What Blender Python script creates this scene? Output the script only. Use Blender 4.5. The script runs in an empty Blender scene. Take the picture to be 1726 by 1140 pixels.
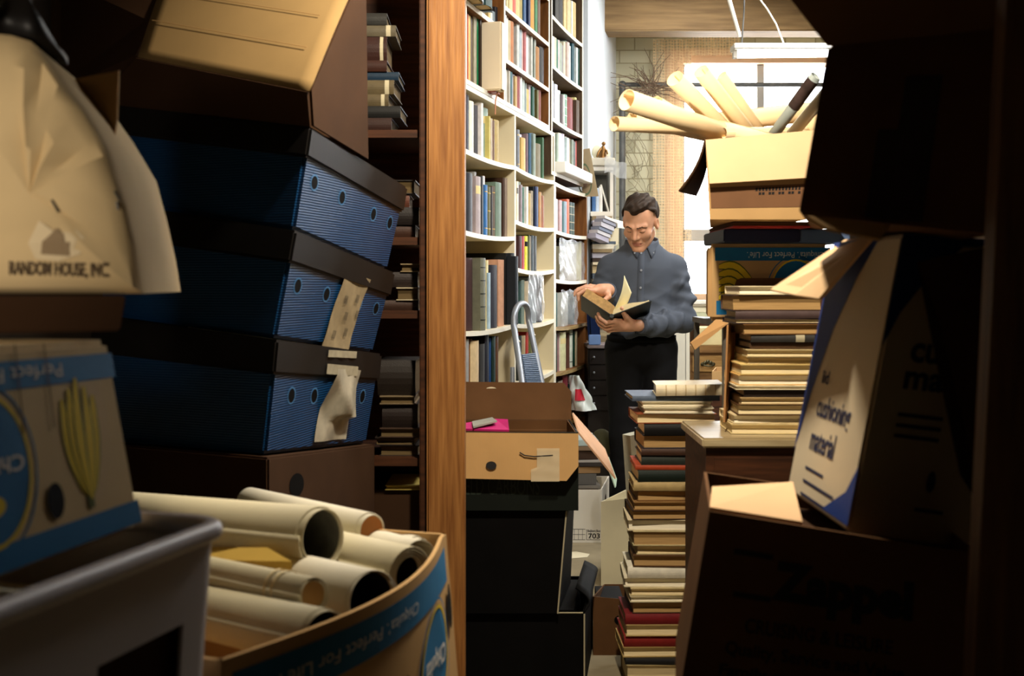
import bpy, bmesh, math, random
import numpy as np
from mathutils import Vector, Matrix

random.seed(11)
SC = bpy.context.scene
COL = SC.collection

# ------------------------------------------------------------------ camera, world, light, exposure
F, CX, HY, EYE = 1900.0, 863.0, 480.0, 1.25          # focal length in pixels, principal column, horizon row, eye height
cam_d = bpy.data.cameras.new('camera')
cam_d.sensor_width = 36.0
cam_d.lens = F / 1726 * 36
cam_d.shift_y = -90 / 1726
cam_d.clip_start = 0.05
cam_d.dof.use_dof = True
cam_d.dof.focus_distance = 5.3
cam_d.dof.aperture_fstop = 6.5
cam = bpy.data.objects.new('camera', cam_d)
cam.location = (0, 0, EYE)
cam.rotation_euler = (math.pi / 2, 0, 0)
COL.objects.link(cam)
SC.camera = cam

SC.view_settings.view_transform = 'Standard'
SC.view_settings.look = 'None'
SC.view_settings.gamma = 1
SC.view_settings.exposure = 0.0
SC.view_settings.use_curve_mapping = False

w = bpy.data.worlds.new('sky')
SC.world = w
w.use_nodes = True
w.node_tree.nodes['Background'].inputs[0].default_value = (0.93, 0.97, 1.0, 1)
w.node_tree.nodes['Background'].inputs[1].default_value = 14.0

def lamp(name, kind, loc, energy, col, size=0.3, aim=None, size_y=None, spot=None, blend=.6):
    d = bpy.data.lights.new(name, kind)
    d.energy = energy
    d.color = col
    if kind == 'AREA':
        d.size = size
        if size_y:
            d.shape = 'RECTANGLE'
            d.size_y = size_y
    else:
        d.shadow_soft_size = size
    if spot:
        d.spot_size = math.radians(spot)
        d.spot_blend = blend
    o = bpy.data.objects.new(name, d)
    o.location = loc
    if aim:
        o.rotation_euler = (Vector(aim) - Vector(loc)).to_track_quat('-Z', 'Y').to_euler()
    COL.objects.link(o)
    return o

# fluorescent strips on the ceiling of the far aisle, a bulb over the near aisle, a clamp lamp by the left stack
lamp('aisle_strip_lamp', 'AREA', (1.0, 3.75, 3.15), 125, (1.0, .985, .95), .25, (-0.1, 4.3, 1.3), 1.5)
lamp('middle_strip_lamp', 'AREA', (1.75, 5.5, 3.1), 60, (1.0, .985, .95), .25, (0.55, 5.55, 1.2), 1.2)
lamp('far_strip_lamp', 'AREA', (1.5, 6.9, 3.15), 45, (1.0, .985, .95), .3, (1.2, 7.4, 0.6), 1.5)
lamp('near_bulb', 'SPOT', (0.24, 2.10, 2.42), 165, (1.0, .87, .68), .06, (0.32, 3.35, 0.2), spot=134, blend=.5)
lamp('clamp_lamp', 'SPOT', (-0.80, 0.30, 1.38), 24, (1.0, .87, .70), .05, (-0.64, 1.18, 1.36), spot=50, blend=1.0)

# ------------------------------------------------------------------ helpers
def V(*a):
    return Vector(a)

def P(px, py, Y):
    """the point that lies at depth Y in the room along a sight line of the survey photograph"""
    return Vector(((px - CX) / F * Y, Y, EYE - (py - HY) / F * Y))

def lin(c):
    return tuple(((x / 255) / 12.92 if x / 255 <= .04045 else ((x / 255 + .055) / 1.055) ** 2.4) for x in c)

_M = {}
def mat(name, col, rough=.65, metal=0., spec=.3, var=.14, scale=9., bump=0., bscale=120., stretch=(1, 1, 1), kind=None, col2=None, coat=0.):
    if name in _M:
        return _M[name]
    m = bpy.data.materials.new(name)
    m.use_nodes = True
    nt = m.node_tree
    N, L = nt.nodes, nt.links
    b = N['Principled BSDF']
    b.inputs['Roughness'].default_value = rough
    b.inputs['Metallic'].default_value = metal
    b.inputs['Specular IOR Level'].default_value = spec
    b.inputs['Coat Weight'].default_value = coat
    c = lin(col)
    tc = N.new('ShaderNodeTexCoord')
    mp = N.new('ShaderNodeMapping')
    mp.inputs['Scale'].default_value = stretch
    L.new(tc.outputs['Object'], mp.inputs[0])
    no = N.new('ShaderNodeTexNoise')
    no.inputs['Scale'].default_value = scale
    no.inputs['Detail'].default_value = 5
    L.new(mp.outputs[0], no.inputs[0])
    rp = N.new('ShaderNodeValToRGB')
    rp.color_ramp.elements[0].position = .3
    rp.color_ramp.elements[1].position = .72
    lo = lin(col2) if col2 else tuple(x * (1 - var) for x in c)
    hi = c if col2 else tuple(min(1, x * (1 + var * .5)) for x in c)
    rp.color_ramp.elements[0].color = (*lo, 1)
    rp.color_ramp.elements[1].color = (*hi, 1)
    L.new(no.outputs[0], rp.inputs[0])
    L.new(rp.outputs[0], b.inputs['Base Color'])
    if kind == 'card':                                  # corrugation ribs and paper fibre
        wv = N.new('ShaderNodeTexWave')
        wv.bands_direction = 'Z' if not bscale < 0 else 'X'
        wv.inputs['Scale'].default_value = abs(bscale)
        wv.inputs['Distortion'].default_value = .6
        L.new(tc.outputs['Object'], wv.inputs[0])
        bp = N.new('ShaderNodeBump')
        bp.inputs['Strength'].default_value = bump
        bp.inputs['Distance'].default_value = .002
        L.new(wv.outputs[0], bp.inputs['Height'])
        L.new(bp.outputs[0], b.inputs['Normal'])
    elif bump:
        n2 = N.new('ShaderNodeTexNoise')
        n2.inputs['Scale'].default_value = bscale
        n2.inputs['Detail'].default_value = 4
        L.new(mp.outputs[0], n2.inputs[0])
        bp = N.new('ShaderNodeBump')
        bp.inputs['Strength'].default_value = bump
        bp.inputs['Distance'].default_value = .004
        L.new(n2.outputs[0], bp.inputs['Height'])
        L.new(bp.outputs[0], b.inputs['Normal'])
    _M[name] = m
    return m

def sheer(name, col, through, weave=0, rough=.25):
    """a thin see-through sheet: film, glass, gauze"""
    if name in _M:
        return _M[name]
    m = bpy.data.materials.new(name)
    m.use_nodes = True
    nt = m.node_tree
    N, L = nt.nodes, nt.links
    b = N['Principled BSDF']
    b.inputs['Base Color'].default_value = (*lin(col), 1)
    b.inputs['Roughness'].default_value = rough
    if weave:
        tc = N.new('ShaderNodeTexCoord')
        ws = []
        for ax in 'XZ':
            wv = N.new('ShaderNodeTexWave')
            wv.bands_direction = ax
            wv.inputs['Scale'].default_value = weave
            wv.inputs['Distortion'].default_value = 1.2
            L.new(tc.outputs['Object'], wv.inputs[0])
            ws.append(wv)
        mth = N.new('ShaderNodeMath')
        mth.operation = 'MAXIMUM'
        L.new(ws[0].outputs['Fac'], mth.inputs[0])
        L.new(ws[1].outputs['Fac'], mth.inputs[1])
        mr = N.new('ShaderNodeMapRange')
        mr.inputs['From Min'].default_value = .4
        mr.inputs['To Min'].default_value = .30
        mr.inputs['To Max'].default_value = .72
        L.new(mth.outputs[0], mr.inputs[0])
    tr = N.new('ShaderNodeBsdfTransparent')
    mx = N.new('ShaderNodeMixShader')
    mx.inputs[0].default_value = 1 - through
    if weave:
        L.new(mr.outputs[0], mx.inputs[0])
    L.new(tr.outputs[0], mx.inputs[1])
    L.new(b.outputs[0], mx.inputs[2])
    L.new(mx.outputs[0], N['Material Output'].inputs[0])
    _M[name] = m
    return m

def emit(name, col, s):
    m = bpy.data.materials.new(name)
    m.use_nodes = True
    b = m.node_tree.nodes['Principled BSDF']
    b.inputs['Base Color'].default_value = (*col, 1)
    b.inputs['Emission Color'].default_value = (*col, 1)
    b.inputs['Emission Strength'].default_value = s
    return m

def bookmat(c):
    return mat('cover_%02x%02x%02x' % c, c, rough=.55, spec=.35, var=.18, scale=30, bump=.15, bscale=300)

M = dict(
    card=mat('cardboard', (196, 158, 108), .85, spec=.1, var=.10, scale=7, kind='card', bump=.12, bscale=110),
    cardv=mat('cardboard_upright_ribs', (192, 152, 100), .85, spec=.1, var=.10, scale=7, kind='card', bump=.12, bscale=-110),
    pale=mat('pale_carton', (214, 188, 142), .8, spec=.15, var=.13, scale=5, kind='card', bump=.06, bscale=130),
    dkcard=mat('brown_cardboard', (98, 68, 42), .85, spec=.1, var=.2, scale=7),
    dkcard2=mat('deep_brown_cardboard', (62, 42, 27), .85, spec=.1, var=.2, scale=7),
    black=mat('black_board', (9, 8, 8), .75, spec=.1, var=.3, scale=14),
    greenblack=mat('dark_green_print', (15, 22, 17), .6, spec=.25, var=.2, scale=14),
    edge=mat('board_edge', (190, 180, 150), .8),
    white=mat('white_board', (226, 222, 212), .7, spec=.25, var=.06, scale=6),
    whitelam=mat('white_laminate', (238, 233, 216), .5, spec=.4, var=.04, scale=3),
    creamlam=mat('cream_laminate', (228, 216, 184), .5, spec=.3, var=.06, scale=3),
    blueplast=mat('blue_fluted_plastic', (9, 58, 102), .42, spec=.5, var=.14, scale=11, kind='card', bump=.5, bscale=55),
    blackplast=mat('black_plastic', (22, 19, 17), .5, spec=.3, var=.3, scale=12),
    pagesdim=mat('shaded_page_edges', (92, 76, 50), .9, spec=.1, var=.3, scale=40, stretch=(.3, .3, 12)),  # page edges for the rack, its shade put into the colour
    ink=mat('black_ink', (26, 24, 24), .7),
    inkblue=mat('blue_ink', (22, 44, 96), .7),
    inkteal=mat('teal_ink', (22, 108, 158), .7, var=.10, scale=14),
    inkyellow=mat('yellow_ink', (226, 196, 40), .7),
    inkolive=mat('olive_ink', (84, 92, 30), .7),
    paper=mat('paper', (236, 226, 196), .75, spec=.2, var=.05, scale=9),
    pages=mat('page_edges', (228, 208, 162), .85, spec=.1, var=.22, scale=40, stretch=(.3, .3, 12)),
    pagesw=mat('white_page_edges', (236, 226, 200), .85, spec=.1, var=.16, scale=40, stretch=(.3, .3, 12)),
    pagesd=mat('brown_page_edges', (172, 138, 90), .85, spec=.1, var=.25, scale=40, stretch=(.3, .3, 12)),
    pagesv=mat('upright_page_edges', (222, 206, 168), .85, spec=.1, var=.18, scale=40, stretch=(10, 10, .3)),
    roll=mat('roll_paper', (206, 196, 164), .6, spec=.3, var=.06, scale=6),
    rollwhite=mat('white_roll_paper', (218, 211, 190), .6, spec=.3, var=.05, scale=6),
    kraft=mat('kraft_tube', (242, 216, 172), .7, spec=.2, var=.08, scale=8),
    gold=mat('gold_stamp', (206, 168, 74), .4, metal=.6, var=.2, scale=60),
    tape=mat('clear_tape', (214, 196, 160), .18, spec=.7, var=.1, scale=30, bump=.5, bscale=70),
    wood=mat('fir_post', (174, 120, 64), .55, spec=.3, col2=(126, 78, 36), scale=9, stretch=(9, 9, .5), bump=.25, bscale=18),
    dkwood=mat('dark_shelf_wood', (84, 48, 26), .6, spec=.25, col2=(44, 24, 12), scale=8, stretch=(.6, 8, 8)),
    brownshelf=mat('walnut_shelf', (150, 98, 48), .5, spec=.3, col2=(104, 62, 26), scale=7, stretch=(6, 6, .6)),
    shelfedge=mat('oak_shelf_edge', (178, 154, 108), .5, spec=.3, col2=(140, 112, 70), scale=9, stretch=(1, 1, 8)),
    deskwood=mat('chest_wood', (150, 112, 64), .5, spec=.35, col2=(108, 74, 38), scale=6, stretch=(.7, 5, 6)),
    beam=mat('ceiling_timber', (146, 118, 80), .7, col2=(108, 84, 54), scale=5, stretch=(.5, 6, 6), bump=.3, bscale=14),
    steel=mat('aluminium_tube', (150, 156, 166), .42, metal=.55, var=.1, scale=20),
    greymetal=mat('grey_rack_steel', (116, 112, 104), .5, metal=.4, var=.25, scale=16),
    pipe=mat('iron_pipe', (92, 92, 90), .5, metal=.3, var=.25, scale=16),
    tread=mat('blue_grey_tread', (104, 124, 150), .5, var=.1),
    tubplast=mat('grey_white_plastic', (204, 198, 200), .4, spec=.5, var=.06, scale=6),
    filmclear=sheer('clear_film', (214, 218, 222), .60, rough=.22),
    glass=sheer('window_glass', (240, 246, 250), .93, rough=.05),
    gauze=sheer('woven_gauze', (234, 208, 168), .40, weave=14, rough=.9),
    twig=mat('dry_twig', (112, 92, 74), .8),
    vine=mat('dry_vine', (150, 140, 116), .85),
)

def lab(o, label, cat, group=None, kind=None):
    o['label'] = label
    o['category'] = cat
    if group:
        o['group'] = group
    if kind:
        o['kind'] = kind
    return o

def thing(name, label, cat, loc, group=None, kind=None):
    o = bpy.data.objects.new(name, None)
    COL.objects.link(o)
    o.location = loc
    o.empty_display_size = .05
    return lab(o, label, cat, group, kind)

def gloc(o):
    v = Vector(o.location)
    while o.parent:
        o = o.parent
        v += Vector(o.location)
    return v

class MB:
    """collects geometry in room coordinates and links it as one mesh object"""
    def __init__(s):
        s.v, s.f = [], []
    def add(s, vs, fs):
        n = len(s.v)
        s.v += [Vector(p) for p in vs]
        s.f += [tuple(i + n for i in f) for f in fs]
        return s
    def hexa(s, c):                                      # 8 corners: bottom ring, top ring
        return s.add(c, [(3, 2, 1, 0), (4, 5, 6, 7), (0, 1, 5, 4), (1, 2, 6, 5), (2, 3, 7, 6), (3, 0, 4, 7)])
    def box(s, a, b):
        (x0, y0, z0), (x1, y1, z1) = a, b
        return s.hexa([(x0, y0, z0), (x1, y0, z0), (x1, y1, z0), (x0, y1, z0), (x0, y0, z1), (x1, y0, z1), (x1, y1, z1), (x0, y1, z1)])
    def obox(s, o, a, b, c):                             # oriented box from a corner and three edge vectors
        o, a, b, c = Vector(o), Vector(a), Vector(b), Vector(c)
        return s.hexa([o, o + a, o + a + b, o + b, o + c, o + a + c, o + a + b + c, o + b + c])
    def prism(s, poly, ext):
        n = len(poly)
        ext = Vector(ext)
        a = [Vector(p) for p in poly]
        s.add(a + [p + ext for p in a], [tuple(range(n - 1, -1, -1)), tuple(range(n, 2 * n))] +
              [(i, (i + 1) % n, (i + 1) % n + n, i + n) for i in range(n)])
        return s
    def sheet(s, poly, t):                               # a flat board of thickness t
        a, b, c = Vector(poly[0]), Vector(poly[1]), Vector(poly[2])
        n = (b - a).cross(c - a).normalized()
        return s.prism(poly, n * t)
    def flat(s, poly):
        return s.add(poly, [tuple(range(len(poly)))])
    def grid(s, fn, nu, nv, closed=False):
        vs = [fn(i / nu, j / nv) for j in range(nv + 1) for i in range(nu + 1)]
        w_ = nu + 1
        return s.add(vs, [(j * w_ + i, j * w_ + i + 1, (j + 1) * w_ + i + 1, (j + 1) * w_ + i) for j in range(nv) for i in range(nu)])
    def tube(s, path, r, n=14, cap=True):
        path = [Vector(p) for p in path]
        rs = r if isinstance(r, (list, tuple)) else [r] * len(path)
        up = None
        vs, fs = [], []
        for i, p in enumerate(path):
            t = (path[min(i + 1, len(path) - 1)] - path[max(i - 1, 0)]).normalized()
            if up is None:
                up = t.orthogonal().normalized()
            up = (up - t * up.dot(t)).normalized()
            sd = t.cross(up)
            vs += [p + (up * math.cos(2 * math.pi * k / n) + sd * math.sin(2 * math.pi * k / n)) * rs[i] for k in range(n)]
        for i in range(len(path) - 1):
            fs += [(i * n + k, i * n + (k + 1) % n, (i + 1) * n + (k + 1) % n, (i + 1) * n + k) for k in range(n)]
        if cap:
            fs += [tuple(range(n - 1, -1, -1)), tuple(range((len(path) - 1) * n, len(path) * n))]
        return s.add(vs, fs)
    def ball(s, c, r, R=None, nu=16, nv=10):
        c = Vector(c)
        r = (r, r, r) if not isinstance(r, (tuple, list)) else r
        def fn(u, v):
            a, b = 2 * math.pi * u, math.pi * (v - .5)
            q = Vector((r[0] * math.cos(b) * math.cos(a), r[1] * math.cos(b) * math.sin(a), r[2] * math.sin(b)))
            return c + (R @ q if R else q)
        return s.grid(fn, nu, nv)
    def build(s, name, m, parent=None, smooth=False, bevel=0., weld=True, angle=35):
        me = bpy.data.meshes.new(name)
        if parent is not None:
            o0 = gloc(parent)
        else:
            zs = min(p.z for p in s.v)
            o0 = Vector((sum(p.x for p in s.v) / len(s.v), sum(p.y for p in s.v) / len(s.v), zs))
        me.from_pydata([tuple(p - o0) for p in s.v], [], s.f)
        bm = bmesh.new()
        bm.from_mesh(me)
        if weld:
            bmesh.ops.remove_doubles(bm, verts=bm.verts, dist=1e-5)
        bmesh.ops.recalc_face_normals(bm, faces=bm.faces)
        if bevel:
            es = [e for e in bm.edges if len(e.link_faces) == 2 and e.calc_face_angle(0) > .6]
            try:
                bmesh.ops.bevel(bm, geom=es, offset=bevel, segments=2, affect='EDGES', clamp_overlap=True)
            except Exception:
                pass
        if smooth:
            for f in bm.faces:
                f.smooth = True
            for e in bm.edges:
                if len(e.link_faces) == 2 and e.calc_face_angle(0) > math.radians(angle):
                    e.smooth = False
        bm.to_mesh(me)
        bm.free()
        for q in (m if isinstance(m, (list, tuple)) else [m]):
            me.materials.append(q)
        o = bpy.data.objects.new(name, me)
        COL.objects.link(o)
        if parent is not None:
            o.parent = parent
        else:
            o.location = o0
        return o

from mathutils.bvhtree import BVHTree
class Drape:
    """lays print on a built surface: finds where a sight line meets it"""
    def __init__(s, mb):
        s.t = BVHTree.FromPolygons([tuple(p) for p in mb.v], mb.f)
        s.e = V(0, 0, EYE)
    def __call__(s, px, py, off=.0012):
        d = (P(px, py, 1.0) - s.e).normalized()
        h = s.t.ray_cast(s.e, d)
        if h[0] is None:
            return P(px, py, 1.18)
        n = h[1] if h[1].dot(d) < 0 else -h[1]
        return h[0] + n * off

def on_plane(a, b, c, px, py):
    """where a sight line meets the plane through three points"""
    n = (b - a).cross(c - a)
    d = P(px, py, 1.0) - V(0, 0, EYE)
    return V(0, 0, EYE) + d * (n.dot(a - V(0, 0, EYE)) / n.dot(d))

class Hex:
    """a box-like volume with eight free corners; u left-right, v front-back, w bottom-top"""
    def __init__(s, c):
        s.c = [Vector(p) for p in c]                     # fbl fbr bbr bbl ftl ftr btr btl
    def map(s, u, v, w_):
        c = s.c
        lo = (c[0] * (1 - u) + c[1] * u) * (1 - v) + (c[3] * (1 - u) + c[2] * u) * v
        hi = (c[4] * (1 - u) + c[5] * u) * (1 - v) + (c[7] * (1 - u) + c[6] * u) * v
        return lo * (1 - w_) + hi * w_
    def size(s):
        c = s.c
        return (c[1] - c[0]).length, (c[3] - c[0]).length, (c[4] - c[0]).length
    def base(s):
        return (s.c[0] + s.c[1] + s.c[2] + s.c[3]) / 4
    def face(s, k):
        if k == 'f':
            g = lambda a, b: s.map(a, 0, b)
        elif k == 'r':
            g = lambda a, b: s.map(1, a, b)
        elif k == 'l':
            g = lambda a, b: s.map(0, 1 - a, b)
        elif k == 't':
            g = lambda a, b: s.map(a, b, 1)
        elif k == 'b':
            g = lambda a, b: s.map(1 - a, 1, b)
        def fn(a, b, off=0.0):
            p = g(a, b)
            if off:
                n = (g(min(a + .05, 1.05), b) - g(a - .05, b)).cross(g(a, b + .05) - g(a, b - .05)).normalized()
                p = p + n * off
            return p
        return fn
    def slab(s, mb, u0, u1, v0, v1, w0, w1, n=1):
        m = s.map
        if n > 1:                                        # follows the free corners smoothly
            L_ = lambda a, b, t: a + (b - a) * t
            for fn in (lambda p, q_: m(L_(u0, u1, p), v0, L_(w0, w1, q_)), lambda p, q_: m(L_(u0, u1, p), v1, L_(w0, w1, q_)),
                       lambda p, q_: m(u0, L_(v0, v1, p), L_(w0, w1, q_)), lambda p, q_: m(u1, L_(v0, v1, p), L_(w0, w1, q_)),
                       lambda p, q_: m(L_(u0, u1, p), L_(v0, v1, q_), w0), lambda p, q_: m(L_(u0, u1, p), L_(v0, v1, q_), w1)):
                mb.grid(fn, n, n)
            return mb
        mb.hexa([m(u0, v0, w0), m(u1, v0, w0), m(u1, v1, w0), m(u0, v1, w0), m(u0, v0, w1), m(u1, v0, w1), m(u1, v1, w1), m(u0, v1, w1)])
        return mb

def front_hex(bl, br, tr, tl, D):
    """front quad from (px, py, depth) corners, pushed back by D"""
    a = [P(*q) for q in (bl, br, tr, tl)]
    D = Vector(D)
    return Hex([a[0], a[1], a[1] + D, a[0] + D, a[3], a[2], a[2] + D, a[3] + D])

def corner_hex(near, left, right):
    """three upright edges, each (px_top, py_top, px_bottom, py_bottom, depth): the near corner and the ends of the two visible faces"""
    def e(q):
        return P(q[2], q[3], q[4]), P(q[0], q[1], q[4])
    (nb, nt), (lb, lt), (rb, rt) = e(near), e(left), e(right)
    return Hex([lb, nb, rb, lb + rb - nb, lt, nt, rt, lt + rt - nt])   # front face = left visible face, right face = right visible face

def walls(h, t=.005, lid=False):
    a, b, c = h.size()
    mb = MB()
    tu, tv, tw = t / a, t / b, t / c
    h.slab(mb, 0, 1, 0, tv, 0, 1, 6)
    h.slab(mb, 0, 1, 1 - tv, 1, 0, 1)
    h.slab(mb, 0, tu, tv, 1 - tv, 0, 1)
    h.slab(mb, 1 - tu, 1, tv, 1 - tv, 0, 1)
    h.slab(mb, tu, 1 - tu, tv, 1 - tv, 0, tw)
    return mb

def solid(h):
    return h.slab(MB(), 0, 1, 0, 1, 0, 1, 6)

_T = {}
def glyphs(s, bold=.0):
    k = (s, bold)
    if k not in _T:
        cu = bpy.data.curves.new('t', 'FONT')
        cu.body = s
        cu.size = 1
        cu.offset = bold
        cu.resolution_u = 3
        o = bpy.data.objects.new('t', cu)
        COL.objects.link(o)
        me = bpy.data.meshes.new_from_object(o.evaluated_get(bpy.context.evaluated_depsgraph_get()))
        vs = [tuple(v.co[:2]) for v in me.vertices]
        fs = [tuple(p.vertices) for p in me.polygons]
        bpy.data.objects.remove(o)
        bpy.data.curves.remove(cu)
        bpy.data.meshes.remove(me)
        x0, x1 = min(v[0] for v in vs), max(v[0] for v in vs)
        y0, y1 = min(v[1] for v in vs), max(v[1] for v in vs)
        _T[k] = ([((x - x0) / (x1 - x0), (y - y0) / (y1 - y0)) for x, y in vs], fs)
    return _T[k]

for _s, _b in (('RANDOM HOUSE, INC.', .02), ('Chiquita', .02), ('Perfect For Life\u2019.', 0), ('Chiquita\u2019. Perfect For Life\u2019.', 0), ('703', .02), ('Bankers Box', .02),
               ('cushioning', .02), ('material', .02), ('cu', .03), ('ma', .03), ('Zappel', .05), ('CRUISING & LEISURE', .02), ('Quality, Service and Value', .02),
               ('Family owned', .02), ('FIELD CARBONS', 0), ('lid', .02), ('TRAITS', .02)):
    glyphs(_s, _b)

def text(mb, s, fn, a0, a1, b0, b1, bold=.0, flip=False, off=.0008):
    vs, fs = glyphs(s, bold)
    q = [(1 - x, 1 - y) for x, y in vs] if flip else vs
    return mb.add([fn(a0 + (a1 - a0) * x, b0 + (b1 - b0) * y, off) for x, y in q], fs)

def patch(mb, fn, poly, off=.0005):
    return mb.flat([fn(a, b, off) for a, b in poly])

def rect(mb, fn, a0, a1, b0, b1, off=.0005, n=6):
    return mb.grid(lambda u, v: fn(a0 + (a1 - a0) * u, b0 + (b1 - b0) * v, off), n, 2)

def oval(mb, fn, ca, cb, ra, rb, off=.0005, r_in=0., n=32):
    o_ = [(ca + ra * math.cos(2 * math.pi * k / n), cb + rb * math.sin(2 * math.pi * k / n)) for k in range(n)]
    if r_in <= 0:
        return patch(mb, fn, o_, off)
    i_ = [(ca + ra * r_in * math.cos(2 * math.pi * k / n), cb + rb * r_in * math.sin(2 * math.pi * k / n)) for k in range(n)]
    return mb.add([fn(a, b, off) for a, b in o_ + i_], [(k, (k + 1) % n, (k + 1) % n + n, k + n) for k in range(n)])

def bananas(parent, fn, ca, cb, sa, sb, flip=1):
    """a printed bunch of bananas: outline, fruit and stem end"""
    y, o_ = MB(), MB()
    for k, c_ in enumerate((-2, 2, -1, 1, 0)):
        pts_c = []
        for i in range(11):
            t = i / 10
            a = ca + sa * (c_ * .40 * t ** .55 - .16 * math.sin(math.pi * t) * (1 if c_ <= 0 else -.3))
            b = cb + flip * sb * (-1 + (2 - .16 * abs(c_)) * t)
            pts_c.append((a, b, sa * (.035 + .17 * math.sin(math.pi * min(1, .12 + .86 * t)) ** .6 * min(1, .35 + 1.2 * t))))
        for mbx, g, off in ((o_, 1.32, .0006 + k * .00014), (y, 1.0, .00067 + k * .00014)):
            for p0, p1 in zip(pts_c[:-1], pts_c[1:]):
                patch(mbx, fn, [(p0[0] - p0[2] * g, p0[1]), (p0[0] + p0[2] * g, p0[1]), (p1[0] + p1[2] * g, p1[1]), (p1[0] - p1[2] * g, p1[1])], off)
    patch(o_, fn, [(ca - sa * .2, cb - flip * sb * .95), (ca + sa * .1, cb - flip * sb * .95), (ca + sa * .1, cb - flip * sb * 1.15), (ca - sa * .2, cb - flip * sb * 1.15)], .001)
    o_.build('banana_outline', M['inkolive'], parent)
    y.build('banana_print', M['inkyellow'], parent)

def book(name, label, o, t, d, h, cover, pages, parent_cat='book', group=None, board=.0028, bulge=.25, inset=.004, bands=0, band_mat=None, cat='book'):
    """o: corner; t: thickness edge vector, d: spine-to-fore-edge vector, h: height vector"""
    o, t, d, h = Vector(o), Vector(t), Vector(d), Vector(h)
    T, D, H = t.length, d.length, h.length
    tn, dn, hn = t / T, d / D, h / H
    root = thing(name, label, cat, o + t / 2 + d / 2, group)
    bl = min(board, T * .2)
    bul = T * bulge * .5
    n = 6
    outer = [(0, D)] + [(T * k / n, -bul * math.sin(math.pi * k / n) + bul) for k in range(n + 1)] + [(T, D)]
    inner = [(T - bl, D)] + [(bl + (T - 2 * bl) * (n - k) / n, -bul * math.sin(math.pi * k / n) + bul + bl) for k in range(n + 1)] + [(bl, D)]
    sec = outer + inner
    mb = MB()
    q = lambda a, b, c: o + tn * a + dn * b + hn * c
    m_ = len(outer)
    vs = [q(a, b, 0) for a, b in sec] + [q(a, b, H) for a, b in sec]
    L2 = 2 * m_
    fs = []
    for i in range(m_ - 1):
        j = L2 - 1 - i
        fs.append((i, i + 1, j - 1, j))
        fs.append((L2 + i, L2 + j, L2 + j - 1, L2 + i + 1))
        fs.append((i, L2 + i, L2 + i + 1, i + 1))
        fs.append((j, j - 1, L2 + j - 1, L2 + j))
    fs += [(0, L2 - 1, 2 * L2 - 1, L2), (m_ - 1, 2 * L2 - m_ , L2 + m_ - 1, m_ - 1)] if False else [(0, L2 - 1, 2 * L2 - 1, L2), (m_ - 1, L2 + m_ - 1, L2 + m_, m_)]
    mb.add(vs, fs)
    mb.build('cover', cover, root)
    pb = MB()
    e = min(inset, D * .05)
    k0 = bl * 1.02
    cc = min(.25 * T, .006)
    sec = [(k0, bul + bl * 1.05), (T - k0, bul + bl * 1.05), (T - k0, D - e), (T * .5, D - e - cc), (k0, D - e)]
    pb.prism([q(a, b, e) for a, b in sec], hn * (H - 2 * e))
    pb.build('page_block', pages, root)
    if bands:
        for k in range(bands):
            gb = MB()
            c0 = H * (.14 + .72 * k / max(1, bands - 1)) if bands > 1 else H * .7
            hh = .004 if bands > 1 else H * .14
            pr = [(T * j / n, -bul * math.sin(math.pi * j / n) + bul - .0006) for j in range(n + 1)]
            for j in range(n):
                a0, b0 = pr[j]
                a1, b1 = pr[j + 1]
                gb.flat([q(a0, b0, c0), q(a1, b1, c0), q(a1, b1, c0 + hh), q(a0, b0, c0 + hh)])
            gb.build('spine_band' if bands > 1 else 'spine_label', band_mat or M['gold'], root)
    return root

ORD = ['zeroth', 'first', 'second', 'third', 'fourth', 'fifth', 'sixth', 'seventh', 'eighth', 'ninth', 'tenth', 'eleventh', 'twelfth', 'thirteenth', 'fourteenth', 'fifteenth',
       'sixteenth', 'seventeenth', 'eighteenth', 'nineteenth', 'twentieth', 'twenty-first', 'twenty-second', 'twenty-third', 'twenty-fourth', 'twenty-fifth', 'twenty-sixth',
       'twenty-seventh', 'twenty-eighth', 'twenty-ninth', 'thirtieth', 'thirty-first', 'thirty-second', 'thirty-third']

# ------------------------------------------------------------------ the room
CEIL = 3.27
def struct(o, label, cat):
    return lab(o, label, cat, kind='structure')

m_floor = mat('worn_concrete', (150, 138, 112), .8, spec=.2, var=.35, scale=3.5, bump=.2, bscale=30)
m_plaster = mat('white_plaster', (204, 212, 220), .8, spec=.15, var=.05, scale=4)
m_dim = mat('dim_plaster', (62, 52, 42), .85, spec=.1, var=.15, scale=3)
struct(MB().box((-2.5, -1.6, -.1), (3.2, 9.2, 0)).build('floor', m_floor), 'worn grey concrete floor showing between the boxes', 'floor')
struct(MB().box((-2.5, -1.6, CEIL), (3.2, 9.2, CEIL + .1)).build('ceiling', mat('ceiling_boards', (206, 192, 158), .8, var=.1)), 'cream ceiling above the timber beam', 'ceiling')
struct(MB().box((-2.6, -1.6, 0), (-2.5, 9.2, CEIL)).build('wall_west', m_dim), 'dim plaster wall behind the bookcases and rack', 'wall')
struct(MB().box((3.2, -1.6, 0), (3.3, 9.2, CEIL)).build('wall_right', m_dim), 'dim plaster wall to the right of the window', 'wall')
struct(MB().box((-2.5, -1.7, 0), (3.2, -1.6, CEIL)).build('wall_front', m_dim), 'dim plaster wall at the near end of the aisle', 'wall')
struct(MB().box((1.16, -1.6, 0), (1.22, 3.98, CEIL)).build('wall_light_block', m_dim), 'added dark partition behind the cartons on the right, blocking aisle light', 'wall')  # added partition, keeps far-aisle light off the right-hand cartons
WY = 8.6
q = lambda px: (px - CX) / F * WY
struct(MB().prism([(.475, 7.05, 0), (q(1043), WY + .1, 0), (-.6, WY + .1, 0), (-.45, 7.05, 0)], (0, 0, CEIL)).build('wall_left', m_plaster), 'white painted wall beyond the end of the bookcases', 'wall')

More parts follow.
